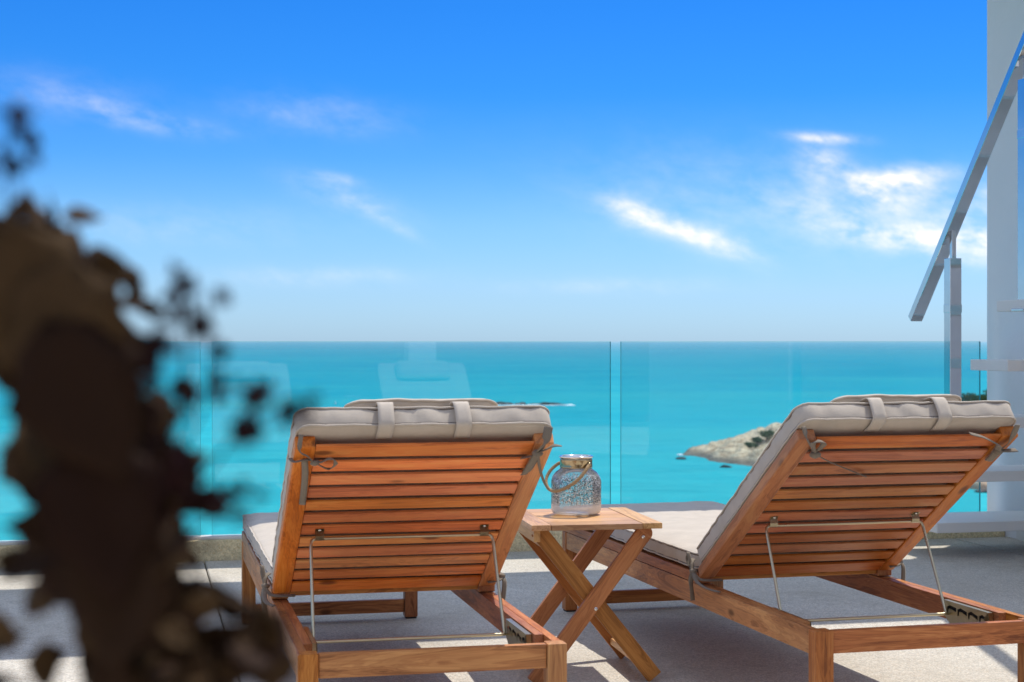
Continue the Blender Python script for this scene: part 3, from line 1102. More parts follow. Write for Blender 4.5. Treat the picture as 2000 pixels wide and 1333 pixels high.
def cushion(name, w, l, t, parent, M, r=0.035, puff=0.010, seed=0, soft=False, pipe=True, wr=1.0, mat=None):
    out, per = rounded_outline(w, l, r)
    n = len(out)
    bm = bmesh.new()
    if soft:
        layers = [(0.9, -.35), (0.55, -.46), (0.25, -.38), (0.08, -.22), (0.0, 0.0), (0.06, .2), (0.2, .38), (0.5, .5), (0.9, .56)]
        layers = [(a * min(w, l) * 0.5, b * t) for a, b in layers]
    else:
        hh = t / 2
        layers = [(0.16, -hh - puff), (0.08, -hh - puff * .8), (0.03, -hh - puff * .35), (0.008, -hh + .001), (0.0, -hh + .004), (-.0015, -hh * .55), (-.002, 0), (-.0015, hh * .55),
                  (0.0, hh - .004), (0.008, hh - .001), (0.03, hh + puff * .5), (0.08, hh + puff), (0.16, hh + puff * 1.3)]
        lim = min(w, l) / 2 - 0.005
        layers = [(min(a, lim), b) for a, b in layers]
    rings = []
    for li, (ins, z) in enumerate(layers):
        ring = []
        for k, (p, nn) in enumerate(out):
            s = per * k / n
            # shrink towards the middle for large insets
            fx = 1 - ins / (w / 2)
            fy = 1 - ins / (l / 2)
            q = Vector((p.x * fx, p.y * fy)) if ins > 0 else p - nn * ins
            side = (not soft) and 4 <= li <= 8
            zz = z
            if side:
                a = noise.noise(Vector((s * 16, z * 9, seed * 3.1))) + 0.6 * noise.noise(Vector((s * 38, z * 22, seed * 5.7)))
                cr = noise.noise(Vector(((s + z * 0.5) * 30, 0.3, seed))) * (1 if 5 <= li <= 7 else .4)
                q = q + nn * (0.0028 * a + 0.0045 * cr) * wr
            else:
                zz += 0.0035 * wr * noise.fractal(Vector((q.x * 9, q.y * 9, seed + z)), 1, 2, 3)
            if li in (4, 8):
                zz += 0.0012 * noise.noise(Vector((s * 45, 0, seed)))
            ring.append(bm.verts.new((q.x, q.y, zz)))
        rings.append(ring)
    for a, b in zip(rings, rings[1:]):
        for k in range(n):
            bm.faces.new((a[k], a[(k + 1) % n], b[(k + 1) % n], b[k]))
    for ring, sgn in ((rings[0], -1), (rings[-1], 1)):
        c = bm.verts.new((0, 0, sum(v_.co.z for v_ in ring) / n))
        for k in range(n):
            bm.faces.new((ring[k], ring[(k + 1) % n], c))
    top = [v_.co.copy() for v_ in rings[8 if not soft else 4]]
    bot = [v_.co.copy() for v_ in rings[4]]
    o = bm_obj(name, bm, mat or FAB, parent, M, True)
    if pipe:
        for ring in ((top, bot) if not soft else (top,)):
            pts = []
            for (p, nn), c in zip(out, ring):
                pts.append(c + Vector((nn.x, nn.y, 0)) * 0.0012)
            tube_obj('piping', pts, 0.0025, FABL, o, None, 1, 6, Vector((0, 0, 1)), closed=True)
            up = 1 if ring is bot else -1
            if soft:
                continue
            tube_obj('seam_shade', [q + Vector((0, 0, up * 0.0042)) - Vector((q.x, q.y, 0)).normalized() * 0.0016 for q in pts], 0.0016, SEAM_SHADE, o, None, 1, 5, Vector((0, 0, 1)), closed=True)  # dark cord paints the shade in the recess beside the piping
    return o


CT = 0.052
CL = BL + 0.030
back_c = cushion('back_cushion', LW - 0.012, CL, CT, lounger, BF @ Matrix.Translation((0, CL / 2 + 0.004, 0.030 + CT / 2 + 0.001)), seed=1, puff=0.006)
SLn = LL_ + 0.03 - UH - 0.02
cushion('seat_cushion', LW - 0.012, SLn, CT - 0.004, lounger, Matrix.Translation((LW / 2, UH + 0.012 + SLn / 2, HR + 0.030 + CT / 2 + 0.006)), seed=2, r=0.03)

# headrest pillow with two straps round the top of the cushion
zc = 0.030 + CT + 0.001
pil = cushion('headrest_pillow', 0.355, 0.20, 0.044, lounger, BF @ Matrix.Translation((0.0, CL - 0.120, zc + 0.029)), r=0.035, seed=4, soft=True)


def strap(x, skew):
    b = -zc - 0.029
    y_end = 0.120 + 0.004
    prof = [(y_end - 0.075, zc + 0.030), (y_end - 0.012, zc + 0.014), (y_end + 0.007, zc + 0.004), (y_end + 0.0125, zc - 0.010), (y_end + 0.0135, 0.055),
            (y_end + 0.011, 0.034), (y_end + 0.002, 0.0275), (y_end - 0.020, 0.0255), (y_end - 0.050, 0.0285)]
    P = catmull([Vector((0, a, z + b)) for a, z in prof], 4)
    bm = bmesh.new()
    rows = []
    for i, q in enumerate(P):
        t = i / (len(P) - 1)
        rows.append([bm.verts.new((x + skew * t + 0.018 * (k / 2 - 1), q.y, q.z)) for k in range(5)])
    for a, c in zip(rows, rows[1:]):
        for k in range(4):
            bm.faces.new((a[k], a[k + 1], c[k + 1], c[k]))
    bmesh.ops.recalc_face_normals(bm, faces=bm.faces)
    bmesh.ops.solidify(bm, geom=bm.faces[:], thickness=-0.0022)
    return bm_obj('strap', bm, FABL, pil, None, True)


strap(0.093, 0.004)
strap(-0.077, -0.006)

tag(lounger, 'left wooden sun lounger, just left of the table with the lantern jar', 'sun lounger', 'wooden sun loungers facing the sea')
second = copy_tree(lounger)
lounger.location = (-0.4611, 3.4615, 0)
lounger.rotation_euler = (0, 0, 0.2246)
second.location = (0.7080, 3.740, 0)
second.rotation_euler = (0, 0, 0.2600)
for o in children(second):
    # dimmer light on the right backrest is put into its wood colour
    if o.name.startswith('backrest_slat'):
        o.color = (0.62, 0.66, 0.85, 1)
    elif o.name.startswith('backrest_rail'):
        o.color = (0.74, 0.74, 0.85, 1)
tag(second, 'right wooden sun lounger reaching out of the picture towards the steel handrail', 'sun lounger')


# cushion ties, each lounger tied in its own way
def ties(root, sets):
    for pts, wdt in sets:
        bm = bmesh.new()
        sweep(bm, catmull(pts, 6), wdt * 1.2, 0.0015, Vector((0.05, -0.5, 0.86)), 6)
        bm_obj('tie', bm, TIE, root, None, True)


def knot(root, p, s=0.011):
    bm = bmesh.new()
    bmesh.ops.create_icosphere(bm, subdivisions=2, radius=s)
    for v_ in bm.verts:
        v_.co *= 1 + 0.25 * noise.noise(v_.co * 120 + Vector(p) * 9)
        v_.co.z *= 0.7
    bm_obj('tie_knot', bm, TIE, root, Matrix.Translation(p), True)


def bp_list(lst):
    return [back_pt(x, y, z) for x, y, z in lst]


ties(lounger, [
    (bp_list([(0.284, 0.792, 0.02), (0.286, 0.765, -.006), (0.268, 0.745, -.008), (0.249, 0.721, -.012), (0.217, 0.688, -.010), (0.203, 0.708, -.012), (0.205, 0.729, -.012), (0.219, 0.743, -.014), (0.236, 0.731, -.016), (0.250, 0.722, -.014)]), 0.0042),
    (bp_list([(0.250, 0.722, -.012), (0.268, 0.733, -.010), (0.294, 0.716, -.006), (0.302, 0.700, 0.012)]), 0.0042),
    (bp_list([(0.272, 0.722, -.006), (0.266, 0.66, -.006), (0.2625, 0.59, -.006), (0.260, 0.505, -.004)]), 0.0065),
    (bp_list([(-0.276, 0.815, 0.02), (-0.268, 0.795, -.008), (-0.258, 0.752, -.014), (-0.256, 0.710, -.012), (-0.254, 0.655, -.006), (-0.250, 0.632, -.004)]), 0.0085),
    (bp_list([(-0.257, 0.752, -.014), (-0.270, 0.774, -.018), (-0.288, 0.790, -.016), (-0.304, 0.782, -.012), (-0.302, 0.772, -.006)]), 0.0050),
    (bp_list([(-0.257, 0.750, -.014), (-0.247, 0.736, -.012), (-0.228, 0.716, -.006)]), 0.0065),
    (bp_list([(-0.259, 0.750, -.012), (-0.275, 0.690, -.016), (-0.298, 0.622, -.012), (-0.316, 0.575, -.004), (-0.330, 0.543, 0.004)]), 0.0036),
])
knot(lounger, back_pt(0.249, 0.722, -.012))
knot(lounger, back_pt(-0.257, 0.752, -.014), 0.013)
ties(second, [
    (bp_list([(0.292, 0.800, 0.02), (0.283, 0.785, -.006), (0.245, 0.735, -.012), (0.238, 0.755, -.014), (0.243, 0.786, -.018), (0.262, 0.798, -.020), (0.271, 0.784, -.018), (0.258, 0.755, -.014), (0.240, 0.722, -.012)]), 0.0062),
    (bp_list([(0.240, 0.722, -.012), (0.205, 0.697, -.014), (0.142, 0.651, -.010), (0.042, 0.583, -.004)]), 0.0034),
    (bp_list([(-0.276, 0.808, 0.01), (-0.272, 0.755, -.010), (-0.256, 0.722, -.014), (-0.238, 0.760, -.022), (-0.222, 0.776, -.024), (-0.175, 0.800, -.018), (-0.137, 0.808, -.012)]), 0.0068),
    (bp_list([(-0.254, 0.724, -.014), (-0.280, 0.730, -.018), (-0.308, 0.725, -.014)]), 0.0070),
    (bp_list([(-0.254, 0.722, -.014), (-0.258, 0.697, -.014), (-0.264, 0.660, -.008)]), 0.0085),
])
knot(second, back_pt(0.240, 0.722, -.014), 0.014)
knot(second, back_pt(-0.255, 0.722, -.016), 0.013)
V = Vector
for root, big in ((lounger, False), (second, True)):
    s = 1.0 if big else 0.7
    ties(root, [
        ([V((-0.002, UH + 0.03, 0.352)), V((-0.014, UH + 0.012, 0.345)), V((-0.016, UH, 0.325)), V((-0.010, UH - 0.012, 0.310)), V((0.006, UH - 0.02, 0.3)), V((0.06, UH - 0.03, 0.300))], 0.005),
        ([V((-0.014, UH + 0.004, 0.322)), V((-0.020, UH - 0.04 * s, 0.300)), V((-0.016, UH - 0.10 * s, 0.290)), V((-0.002, UH - 0.16 * s, 0.288))], 0.0058),
        ([V((-0.014, UH + 0.004, 0.322)), V((-0.020, UH + 0.004, 0.295)), V((-0.016, UH + 0.006, 0.262)), V((-0.014, UH + 0.006, 0.240))], 0.0062),
        ([V((-0.014, UH + 0.004, 0.322)), V((-0.020, UH + 0.03, 0.350)), V((-0.022, UH + 0.022, 0.372)), V((-0.018, UH + 0.01, 0.340))], 0.0050),
        ([V((LW + 0.012, UH - 0.005, 0.330)), V((LW + 0.018, UH - 0.02, 0.315)), V((LW + 0.012, UH - 0.03, 0.27)), V((LW + 0.010, UH - 0.03, 0.235))], 0.0055),
        ([V((LW - 0.03, UH - 0.03, 0.318)), V((LW + 0.004, UH - 0.02, 0.322)), V((LW + 0.014, UH - 0.004, 0.332)), V((LW + 0.004, UH + 0.02, 0.34))], 0.0050),
    ])
    knot(root, V((-0.014, UH + 0.004, 0.322)), 0.011)
    knot(root, V((LW + 0.013, UH - 0.006, 0.330)), 0.010)

# ------------------------------------------------------------------ folding side table
TBW, TBD, TH = 0.372, 0.430, 0.452
table = empty('side_table', (0.054, 4.43, 0), 0.172)
tag(table, 'small folding wooden side table with crossed legs between the two loungers', 'table')
for x0, x1 in ((0.0, 0.055), (TBW - 0.055, TBW)):
    box('end_board', x0, x1, 0.0, TBD, TH - 0.016, TH, TY, table, 0.002)
for k in range(5):
    w = TBD / 5
    box('top_slat', 0.0565, TBW - 0.0565, k * w + (0.0 if k == 0 else 0.0012), (k + 1) * w - (0.0 if k == 4 else 0.0012), TH - 0.0165, TH - 0.0008, TX, table, 0.0015)
for x0, x1, zz in ((0.012, 0.030, 0.034), (TBW - 0.052, TBW - 0.030, 0.016)):
    box('apron', x0, x1, 0.028, TBD - 0.028, TH - 0.0165 - zz, TH - 0.0168, TY, table, 0.002)
LT = 0.018


def xleg(x0, z0, x1, z1, y, rounded=False):
    return beam('leg', (x0, y, z0), (x1, y, z1), 0.046, LT, TZ, table, Vector((0, 1, 0)), 0.0025)


zt = TH - 0.045
xa = 0.035
legs = []
for yf, yb in ((0.030, 0.050), (TBD - 0.030, TBD - 0.050)):
    # outer leg runs from top right to bottom left, inner one from top left to bottom right
    l1 = xleg(0.012, 0.012, TBW - 0.046, zt + 0.014, yf)
    l2 = xleg(TBW - 0.010, 0.012, 0.026, zt + 0.026, yb)
    legs += [l1, l2]
    # rounded top of the outer leg
    bm = bmesh.new()
    bmesh.ops.create_cone(bm, cap_ends=True, segments=28, radius1=0.023, radius2=0.023, depth=LT - 0.0006)
    d_ = (Vector((TBW - 0.046, yf, zt + 0.014)) - Vector((0.012, yf, 0.012))).normalized()
    cap = bm_obj('leg_end', bm, TZ, table, Matrix.Translation(Vector((TBW - 0.046, yf, zt + 0.014)) + d_ * 0.0) @ Matrix.Rotation(math.pi / 2, 4, 'X'))
    for px, pz, yy in ((TBW - 0.050, zt + 0.004, yf - LT / 2), (0.186, 0.213, yf - LT / 2)):
        bm = bmesh.new()
        lathe(bm, [(0.0, 0.0035), (0.0035, 0.003), (0.0052, 0.0018), (0.0058, 0.0)], 16)
        bm_obj('bolt', bm, BOLT, table, Matrix.Translation((px, yy, pz)) @ Matrix.Rotation(math.pi / 2, 4, 'X'), True)
box('stretcher', TBW - 0.062, TBW - 0.020, 0.060, TBD - 0.060, 0.046, 0.066, TY, table, 0.002)
box('stretcher', 0.024, 0.066, 0.060, TBD - 0.060, 0.046, 0.066, TY, table, 0.002)
box('top_stretcher', 0.046, 0.068, 0.060, TBD - 0.060, TH - 0.075, TH - 0.050, TY, table, 0.002)

# ------------------------------------------------------------------ lantern jar
JX, JY, JZ = 0.188, 4.715, TH + 0.0002
jar = empty('lantern_jar', (JX, JY, JZ), 0.15)
tag(jar, 'silver mercury glass lantern jar with a rope handle on the side table', 'jar')
R0 = 0.0735
prof = [(0.0, 0.004), (R0 - 0.012, 0.003), (R0 - 0.004, 0.006), (R0, 0.014), (R0, 0.098), (R0 - 0.004, 0.112), (R0 - 0.013, 0.124), (R0 - 0.023, 0.131), (0.0455, 0.136), (0.0455, 0.164)]
bm = bmesh.new()
lathe(bm, prof, 56)
bm_obj('glass_body', bm, MERC, jar, None, True)
bm = bmesh.new()
lathe(bm, [(0.0455, 0.164), (0.0480, 0.166), (0.0505, 0.1685), (0.0505, 0.171), (0.047, 0.1725), (0.044, 0.170), (0.0435, 0.164)], 48)
bm_obj('rim', bm, SILVER, jar, None, True)
bm = bmesh.new()
lathe(bm, [(0.0462, 0.137), (0.0478, 0.138), (0.0482, 0.1395), (0.0478, 0.141), (0.0478, 0.159), (0.0484, 0.1605), (0.0478, 0.162), (0.0462, 0.163)], 48)
bm_obj('collar', bm, BRASS, jar, None, True)
# rope handle: two twisted strands hanging to the front left
core = catmull([(0.030, -0.037, 0.148), (0.018, -0.062, 0.136), (-0.004, -0.074, 0.112), (-0.034, -0.074, 0.090), (-0.062, -0.060, 0.076), (-0.080, -0.036, 0.074),
                (-0.088, -0.008, 0.084), (-0.086, 0.016, 0.104), (-0.070, 0.030, 0.128), (-0.048, 0.032, 0.146), (-0.036, 0.030, 0.150)], 12)
bm = bmesh.new()
for ph in (0.0, 2 * math.pi / 3, 4 * math.pi / 3):
    pts = []
    for i, q in enumerate(core):
        a = core[max(i - 1, 0)]
        b = core[min(i + 1, len(core) - 1)]
        t = (b - a).normalized()
        r = (Vector((0, 0, 1)) - t * t.z).normalized()
        s = t.cross(r)
        an = i * 0.85 + ph
        pts.append(q + r * math.cos(an) * 0.0025 + s * math.sin(an) * 0.0025)
    sweep(bm, pts, 0.0028, 0.0028, Vector((0.1, 0.2, 1)), 6)
bm_obj('rope_handle', bm, ROPE, jar, None, True)
for a in (-0.88, 2.43):
    bm = bmesh.new()
    bmesh.ops.create_icosphere(bm, subdivisions=2, radius=0.006)
    bm_obj('handle_lug', bm, BRASS, jar, Matrix.Translation((0.0495 * math.cos(a), 0.0495 * math.sin(a), 0.149)), True)

# ------------------------------------------------------------------ potted shrub close to the lens
PX, PY = -0.150, 0.585
shrub = empty('potted_shrub', (PX, PY, 0))
tag(shrub, 'dark bronze leaved potted shrub blurred in the left foreground', 'plant')
bm = bmesh.new()
lathe(bm, [(0.0, 0.0), (0.12, 0.0), (0.128, 0.01), (0.160, 0.36), (0.172, 0.362), (0.175, 0.40), (0.160, 0.402), (0.155, 0.37), (0.0, 0.365)], 40)
bm_obj('pot', bm, POT, shrub, None, True)
bm = bmesh.new()
lathe(bm, [(0.0, 0.375), (0.154, 0.372)], 24)
bm_obj('soil', bm, SOIL, shrub)


def shp(x, y, z):
    return Vector((x - PX, y - PY, z))



bm = bmesh.new()
sweep(bm, catmull([shp(-0.150, 0.585, 0.36), shp(-0.1508, 0.5829, 0.5580), shp(-0.1441, 0.5829, 0.6853), shp(-0.1373, 0.5816, 0.7992), shp(-0.1474, 0.5829, 0.8796), shp(-0.1675, 0.5896, 0.9533), shp(-0.1843, 0.5963, 0.9935)], 6), 0.011, 0.011, Vector((0, 1, 0)), 8, taper=lambda t: 1.1 - 0.85 * t)
for q in ((-0.1106, 0.5628, 0.8461), (-0.1240, 0.5561, 0.8930), (-0.2010, 0.6097, 0.9734), (-0.1206, 0.6030, 0.8528), (-0.1910, 0.6030, 0.9198)):
    base_p = shp(-0.1407, 0.583, q[2] - 0.06)
    sweep(bm, catmull([base_p, (base_p + shp(*q)) / 2 + Vector((0, 0, 0.01)), shp(*q)], 4), 0.004, 0.004, Vector((0, 1, 0)), 6, taper=lambda t: 1 - 0.6 * t)
bm_obj('stem', bm, BARK, shrub, None, True)


def leaf_mesh(seed, lobes=5, fold=0.25, curl=0.35):
    rnd = random.Random(seed)
    bm = bmesh.new()
    rows = []
    n = 9
    for i in range(n):
        t = i / (n - 1)
        wv = math.sin(math.pi * (t ** 0.75)) * 0.72 * (1 + 0.13 * math.sin(t * math.pi * lobes * 2 + rnd.random()))
        wv = max(wv, 0.02)
        y = -1 + 2 * t
        z = -curl * (t ** 2) + 0.04 * rnd.uniform(-1, 1)
        rows.append([bm.verts.new((wv * k, y, z + fold * abs(k) * wv + 0.03 * math.sin(9 * t + 3 * k))) for k in (-1, -0.5, 0, 0.5, 1)])
    for a, b in zip(rows, rows[1:]):
        for k in range(4):
            bm.faces.new((a[k], a[k + 1], b[k + 1], b[k]))
    bmesh.ops.recalc_face_normals(bm, faces=bm.faces)
    bmesh.ops.solidify(bm, geom=bm.faces[:], thickness=0.02)
    me = bpy.data.meshes.new('leaf')
    bm.to_mesh(me)
    bm.free()
    for f in me.polygons:
        f.use_smooth = True
    me.materials.append(LEAF)
    return me


LEAVES = [leaf_mesh(s, 3 + s % 3, 0.15 + 0.1 * (s % 3), 0.2 + 0.15 * (s % 2)) for s in range(5)]
LEAF_POS = [(-0.1253, 0.5534, 0.8762, 0.0111), (-0.1474, 0.5789, 0.8354, 0.0106), (-0.1494, 0.5883, 0.9647, 0.01), (-0.1776, 0.5943, 0.958, 0.0127), (-0.1843, 0.6131, 0.9707, 0.0135), (-0.1709, 0.6017, 0.9426, 0.0076), (-0.1883, 0.6037, 0.9995, 0.0086), (-0.138, 0.5474, 0.952, 0.009), (-0.1172, 0.5742, 0.8548, 0.0064), (-0.1193, 0.6097, 0.8448, 0.0068), (-0.1695, 0.6124, 0.8937, 0.0131), (-0.1829, 0.5983, 0.9968, 0.0075), (-0.1219, 0.5675, 0.828, 0.0072), (-0.1454, 0.5997, 0.9339, 0.0081), (-0.1347, 0.5816, 0.8568, 0.0093), (-0.1474, 0.5916, 0.8528, 0.0073), (-0.1219, 0.5896, 0.832, 0.0107), (-0.1729, 0.6064, 0.9245, 0.0135), (-0.1494, 0.5956, 0.8729, 0.0097), (-0.1755, 0.6144, 0.9339, 0.0077), (-0.1307, 0.5789, 0.9178, 0.0085), (-0.1863, 0.5789, 0.96, 0.0115), (-0.1615, 0.5909, 0.8783, 0.0083), (-0.1467, 0.5842, 0.8669, 0.0109), (-0.1213, 0.5461, 0.9057, 0.006), (-0.1688, 0.6137, 0.887, 0.0119), (-0.1059, 0.5662, 0.8515, 0.0106), (-0.1092, 0.5796, 0.836, 0.0094), (-0.128, 0.5461, 0.891, 0.0085), (-0.126, 0.5568, 0.8702, 0.0101), (-0.1313, 0.611, 0.8896, 0.0069), (-0.1427, 0.5635, 0.968, 0.0064), (-0.1769, 0.5648, 0.9513, 0.0073), (-0.1595, 0.6023, 0.9587, 0.0094), (-0.1521, 0.5608, 0.9828, 0.0099), (-0.14, 0.5916, 0.83, 0.013), (-0.1521, 0.5849, 0.968, 0.0083), (-0.1742, 0.609, 0.9198, 0.0074), (-0.1307, 0.5775, 0.9278, 0.0082), (-0.1126, 0.5668, 0.8588, 0.0062), (-0.1628, 0.5615, 0.9808, 0.0125), (-0.1615, 0.5695, 0.9124, 0.0084), (-0.1588, 0.5427, 0.9278, 0.0116), (-0.1293, 0.5514, 0.883, 0.01), (-0.1394, 0.5534, 0.8468, 0.0084), (-0.1427, 0.5662, 0.9097, 0.0094), (-0.1668, 0.5997, 0.9828, 0.0105), (-0.199, 0.6124, 0.968, 0.0124), (-0.1266, 0.5688, 0.836, 0.0108), (-0.128, 0.5608, 0.9345, 0.0071), (-0.1159, 0.5641, 0.8501, 0.007), (-0.1709, 0.5889, 0.9071, 0.0081), (-0.1816, 0.5782, 0.9667, 0.0087), (-0.1159, 0.5514, 0.8923, 0.0065), (-0.1273, 0.5816, 0.8575, 0.0072), (-0.1662, 0.5628, 0.9486, 0.01), (-0.1521, 0.5534, 0.9399, 0.0068), (-0.1568, 0.6003, 0.9225, 0.0072), (-0.1709, 0.5507, 0.9794, 0.0083), (-0.1702, 0.5749, 0.9211, 0.0064), (-0.1709, 0.599, 0.8823, 0.0115), (-0.1796, 0.5829, 0.9727, 0.0065), (-0.1802, 0.607, 0.9975, 0.0094), (-0.136, 0.5662, 0.83, 0.0095), (-0.1802, 0.6124, 1.0029, 0.0094), (-0.1668, 0.5461, 0.9185, 0.0084), (-0.1715, 0.6084, 0.9915, 0.0104), (-0.1193, 0.5742, 0.8421, 0.0082), (-0.14, 0.5427, 0.8635, 0.0073), (-0.1467, 0.5621, 0.9051, 0.0076), (-0.2023, 0.6157, 0.9741, 0.0087), (-0.1956, 0.5956, 0.9868, 0.0089), (-0.1769, 0.597, 0.9299, 0.0089), (-0.1541, 0.6023, 0.9285, 0.0096), (-0.1092, 0.5434, 0.8441, 0.0092), (-0.142, 0.5655, 0.8495, 0.0086), (-0.1581, 0.5769, 0.8716, 0.0078), (-0.1675, 0.6097, 0.9647, 0.0135), (-0.1876, 0.6097, 0.9935, 0.0116), (-0.1487, 0.5534, 0.952, 0.0062), (-0.1762, 0.6157, 0.9982, 0.0073), (-0.1682, 0.5836, 0.8769, 0.0068), (-0.1387, 0.5655, 0.8468, 0.0076), (-0.1313, 0.5487, 0.8816, 0.0083), (-0.1722, 0.5742, 0.9533, 0.008), (-0.1313, 0.5809, 0.8434, 0.0074), (-0.1514, 0.5762, 0.9312, 0.0097), (-0.1601, 0.5655, 0.958, 0.01), (-0.1856, 0.6124, 0.9821, 0.0073), (-0.1534, 0.5775, 0.9097, 0.0087), (-0.1528, 0.5655, 0.885, 0.0093), (-0.1735, 0.6003, 0.9935, 0.0098), (-0.1508, 0.5608, 0.9158, 0.0064), (-0.1534, 0.5742, 0.8669, 0.009), (-0.1722, 0.5501, 0.966, 0.0118), (-0.1387, 0.5601, 0.899, 0.0111), (-0.1755, 0.6164, 0.9245, 0.0113), (-0.1595, 0.5883, 0.9111, 0.0112), (-0.1387, 0.5816, 0.8561, 0.0072), (-0.1588, 0.5923, 0.8923, 0.0081), (-0.1534, 0.5923, 0.8414, 0.0076), (-0.1327, 0.5809, 0.8963, 0.0078), (-0.1829, 0.5695, 0.9968, 0.0092), (-0.1233, 0.5534, 0.8588, 0.0068), (-0.1688, 0.5447, 0.9694, 0.0076), (-0.1601, 0.5514, 0.9205, 0.0094), (-0.1822, 0.5728, 0.962, 0.0086), (-0.1575, 0.5434, 0.8977, 0.0098), (-0.1695, 0.5923, 0.9908, 0.0099), (-0.1474, 0.5675, 0.96, 0.0097), (-0.1461, 0.5601, 0.9707, 0.0094), (-0.1655, 0.5662, 0.9446, 0.0064), (-0.134, 0.5789, 0.8917, 0.0095), (-0.1474, 0.5581, 0.834, 0.0068), (-0.138, 0.6057, 0.8582, 0.0076), (-0.14, 0.5782, 0.9218, 0.007), (-0.1548, 0.5481, 0.8783, 0.0082), (-0.1407, 0.5487, 0.8729, 0.0103), (-0.1735, 0.6084, 0.9948, 0.0087), (-0.1668, 0.5856, 0.9928, 0.0086), (-0.1447, 0.5641, 0.8903, 0.0101), (-0.1534, 0.595, 0.8716, 0.0067), (-0.14, 0.5461, 0.9573, 0.0062), (-0.1514, 0.6084, 0.8997, 0.0101), (-0.1796, 0.6117, 1.0002, 0.0074), (-0.1581, 0.5916, 0.9513, 0.0107), (-0.1508, 0.5467, 0.9245, 0.0092), (-0.1253, 0.5742, 0.8776, 0.0094), (-0.1373, 0.6043, 0.8937, 0.0112), (-0.1414, 0.5863, 0.8628, 0.0121)]
rl = random.Random(3)
for k, (x, y, z, r) in enumerate(LEAF_POS):
    rot = Euler((math.pi / 2 + rl.uniform(-0.7, 0.5), rl.uniform(-0.5, 0.5), 0)).to_matrix().to_4x4()
    rot = Matrix.Rotation(rl.uniform(-0.9, 0.9), 4, 'Z') @ Matrix.Rotation(rl.uniform(-1.9, 1.9), 4, 'Y') @ rot
    link_mesh('leaf', LEAVES[k % 5], shrub, Matrix.Translation(shp(x, y, z)) @ rot @ Matrix.Scale(r * 1.35, 4))
for k in range(46):
    side = k % 2
    if side:
        x, z = rl.uniform(-0.190, -0.158), rl.uniform(0.825, 0.895)
    else:
        x, z = rl.uniform(-0.124, -0.091), rl.uniform(0.825, 0.868)
    y = 0.585 + rl.uniform(-0.04, 0.04)
    M = Matrix.Translation(shp(x, y, z)) @ Euler((rl.uniform(0, 6), rl.uniform(0, 6), rl.uniform(0, 6))).to_matrix().to_4x4()
    link_mesh('leaf', LEAVES[k % 5], shrub, M @ Matrix.Scale(rl.uniform(0.006, 0.012), 4))
EDGE = [(-0.1640, 1.0060), (-0.1590, 1.0030), (-0.1530, 0.9965), (-0.1525, 0.9880), (-0.1420, 0.9850), (-0.1400, 0.9760), (-0.1310, 0.9700), (-0.1295, 0.9600), (-0.1250, 0.9450), (-0.1190, 0.9370),
        (-0.1150, 0.9260), (-0.1120, 0.9150), (-0.1080, 0.9000), (-0.1100, 0.8880), (-0.1170, 0.8780), (-0.1120, 0.8700), (-0.1040, 0.8650), (-0.0920, 0.8640), (-0.0880, 0.8560), (-0.1000, 0.8450)]
for k in range(60):
    ex, ez = EDGE[k // 3]
    M = Matrix.Translation(shp(ex - 0.003 + rl.gauss(0, 0.0035), 0.56 + rl.uniform(-0.03, 0.04), ez - 0.002 + rl.gauss(0, 0.004))) @ Euler((rl.uniform(0, 6), rl.uniform(0, 6), rl.uniform(0, 6))).to_matrix().to_4x4()
    link_mesh('leaf', LEAVES[k % 5], shrub, M @ Matrix.Scale(rl.uniform(0.0055, 0.0105), 4))
# fuller foliage lower on the stem
for k in range(70):
    an, z = rl.uniform(0, 2 * math.pi), rl.uniform(0.46, 0.76)
    r_ = rl.uniform(0.02, 0.13) * (0.55 + 0.9 * (z - 0.4))
    M = Matrix.Translation((r_ * math.cos(an), r_ * math.sin(an), z)) @ Euler((rl.uniform(-0.9, 0.9), rl.uniform(-0.9, 0.9), an - 1.57)).to_matrix().to_4x4()
    link_mesh('leaf', LEAVES[k % 5], shrub, M @ Matrix.Scale(rl.uniform(0.018, 0.034), 4))
# broad lobed leaves at the top and right of the shrub
BIG = [((-0.1600, 0.535, 0.9700), 0.032, 0.42, 0.2), ((-0.1450, 0.530, 0.9600), 0.030, 0.5, -0.1), ((-0.1400, 0.527, 0.9400), 0.030, 0.45, 0.15),
       ((-0.1350, 0.530, 0.9016), 0.029, 0.15, 0.25), ((-0.1300, 0.535, 0.8777), 0.029, -0.1, -0.2)]
for k, (p, s, tilt, yaw) in enumerate(BIG):
    M = Matrix.Translation(shp(*p)) @ Matrix.Rotation(yaw, 4, 'Z') @ Matrix.Rotation(-tilt, 4, 'Y') @ Matrix.Rotation(math.pi / 2 - 0.15, 4, 'X') @ Matrix.Rotation(math.pi, 4, 'Z')
    link_mesh('leaf', LEAVES[(k * 2 + 1) % 5], shrub, M @ Matrix.Scale(s, 4))

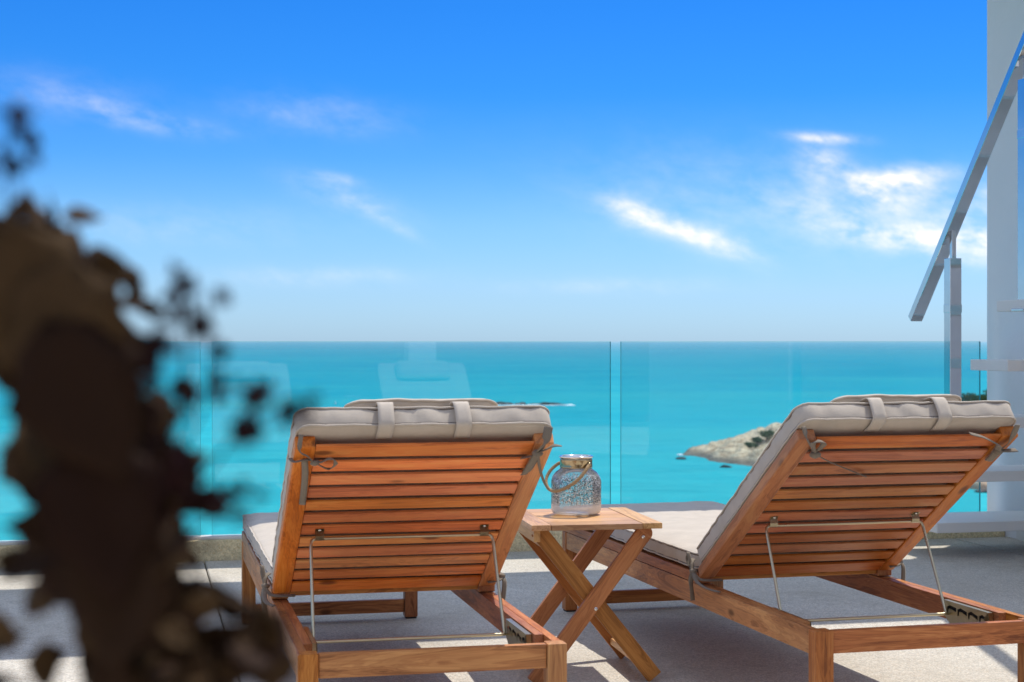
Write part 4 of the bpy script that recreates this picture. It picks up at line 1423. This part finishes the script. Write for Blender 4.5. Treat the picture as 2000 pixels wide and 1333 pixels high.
# thin flower sprays
FLOWERS = [(-0.1039, 0.4958, 0.9768, 0.0038), (-0.1059, 0.4958, 0.9721, 0.0019), (-0.0945, 0.4958, 0.9727, 0.0043), (-0.1052, 0.4958, 0.964, 0.0027), (-0.0931, 0.4958, 0.9613, 0.0038), (-0.1112, 0.4958, 0.9567, 0.0035), (-0.0938, 0.4958, 0.9433, 0.0038), (-0.0791, 0.4958, 0.9399, 0.006), (-0.0623, 0.4958, 0.9399, 0.0025), (-0.0978, 0.4958, 0.9191, 0.0044), (-0.0838, 0.4958, 0.9071, 0.005), (-0.0757, 0.4958, 0.9439, 0.0022), (-0.1548, 0.4958, 1.0277, 0.0035), (-0.1508, 0.4958, 1.0203, 0.0038), (-0.1575, 0.4958, 1.0176, 0.0031), (-0.1554, 0.4958, 1.0123, 0.0022), (-0.1092, 0.4958, 0.9453, 0.0028), (-0.1025, 0.4958, 0.9546, 0.0019), (-0.0884, 0.4958, 0.9479, 0.0025)]


def flower_mesh(seed):
    rnd = random.Random(seed)
    bm = bmesh.new()
    for k in range(7):
        an = k * 2 * math.pi / 7 + rnd.uniform(-.2, .2)
        d = Vector((math.cos(an), math.sin(an), rnd.uniform(0.1, 0.7)))
        s = Vector((-d.y, d.x, 0)) * 0.34
        q = [bm.verts.new(v_) for v_ in (d * 0.08, d * 0.6 + s, d * 1.0 + Vector((0, 0, 0.1)), d * 0.6 - s)]
        bm.faces.new(q)
    bmesh.ops.solidify(bm, geom=bm.faces[:], thickness=0.05)
    core_ = bmesh.ops.create_icosphere(bm, subdivisions=1, radius=0.42)
    me = bpy.data.meshes.new('flower')
    bm.to_mesh(me)
    bm.free()
    me.materials.append(PETAL)
    return me


FLW = [flower_mesh(s) for s in range(3)]
for k, (x, y, z, r) in enumerate(FLOWERS):
    for q in range(1 if r < 0.0025 else 5):
        yy = 0.49 + rl.uniform(-0.02, 0.03)
        f_ = yy / y
        M = Matrix.Translation(shp(x * f_ + rl.uniform(-1, 1) * r * 1.5, yy, 0.96 + (z - 0.96) * f_ + rl.uniform(-1, 1) * r * 1.7)) @ Euler((rl.uniform(0.3, 2.2), rl.uniform(-0.7, 0.7), rl.uniform(0, 6))).to_matrix().to_4x4()
        link_mesh('flower', FLW[(k + q) % 3], shrub, M @ Matrix.Scale(r * rl.uniform(0.75, 1.15), 4))
bm = bmesh.new()
for pts in ([(-0.1340, 0.5561, 0.8796), (-0.1106, 0.5159, 0.9198), (-0.1005, 0.4958, 0.9533), (-0.1045, 0.4958, 0.9768)], [(-0.1106, 0.5159, 0.9198), (-0.0951, 0.4958, 0.9399), (-0.0931, 0.4958, 0.9613), (-0.0945, 0.4958, 0.9734)],
            [(-0.1273, 0.5494, 0.8863), (-0.1005, 0.5092, 0.9131), (-0.0838, 0.4992, 0.9332), (-0.0784, 0.4958, 0.9399)], [(-0.0838, 0.4992, 0.9332), (-0.0703, 0.4958, 0.9399), (-0.0623, 0.4958, 0.9399)],
            [(-0.1240, 0.5494, 0.8729), (-0.1005, 0.5159, 0.8997), (-0.0838, 0.4958, 0.9077)], [(-0.1809, 0.5896, 0.9801), (-0.1675, 0.5360, 1.0002), (-0.1581, 0.5025, 1.0136), (-0.1541, 0.4958, 1.0283)],
            [(-0.1206, 0.5360, 0.9064), (-0.1126, 0.5092, 0.9399), (-0.1106, 0.4992, 0.9580)]):
    sweep(bm, catmull([shp(*q) for q in pts], 5), 0.0006, 0.0006, Vector((0, 1, 0)), 5)
bm_obj('flower_stem', bm, PETAL, shrub, None, True)
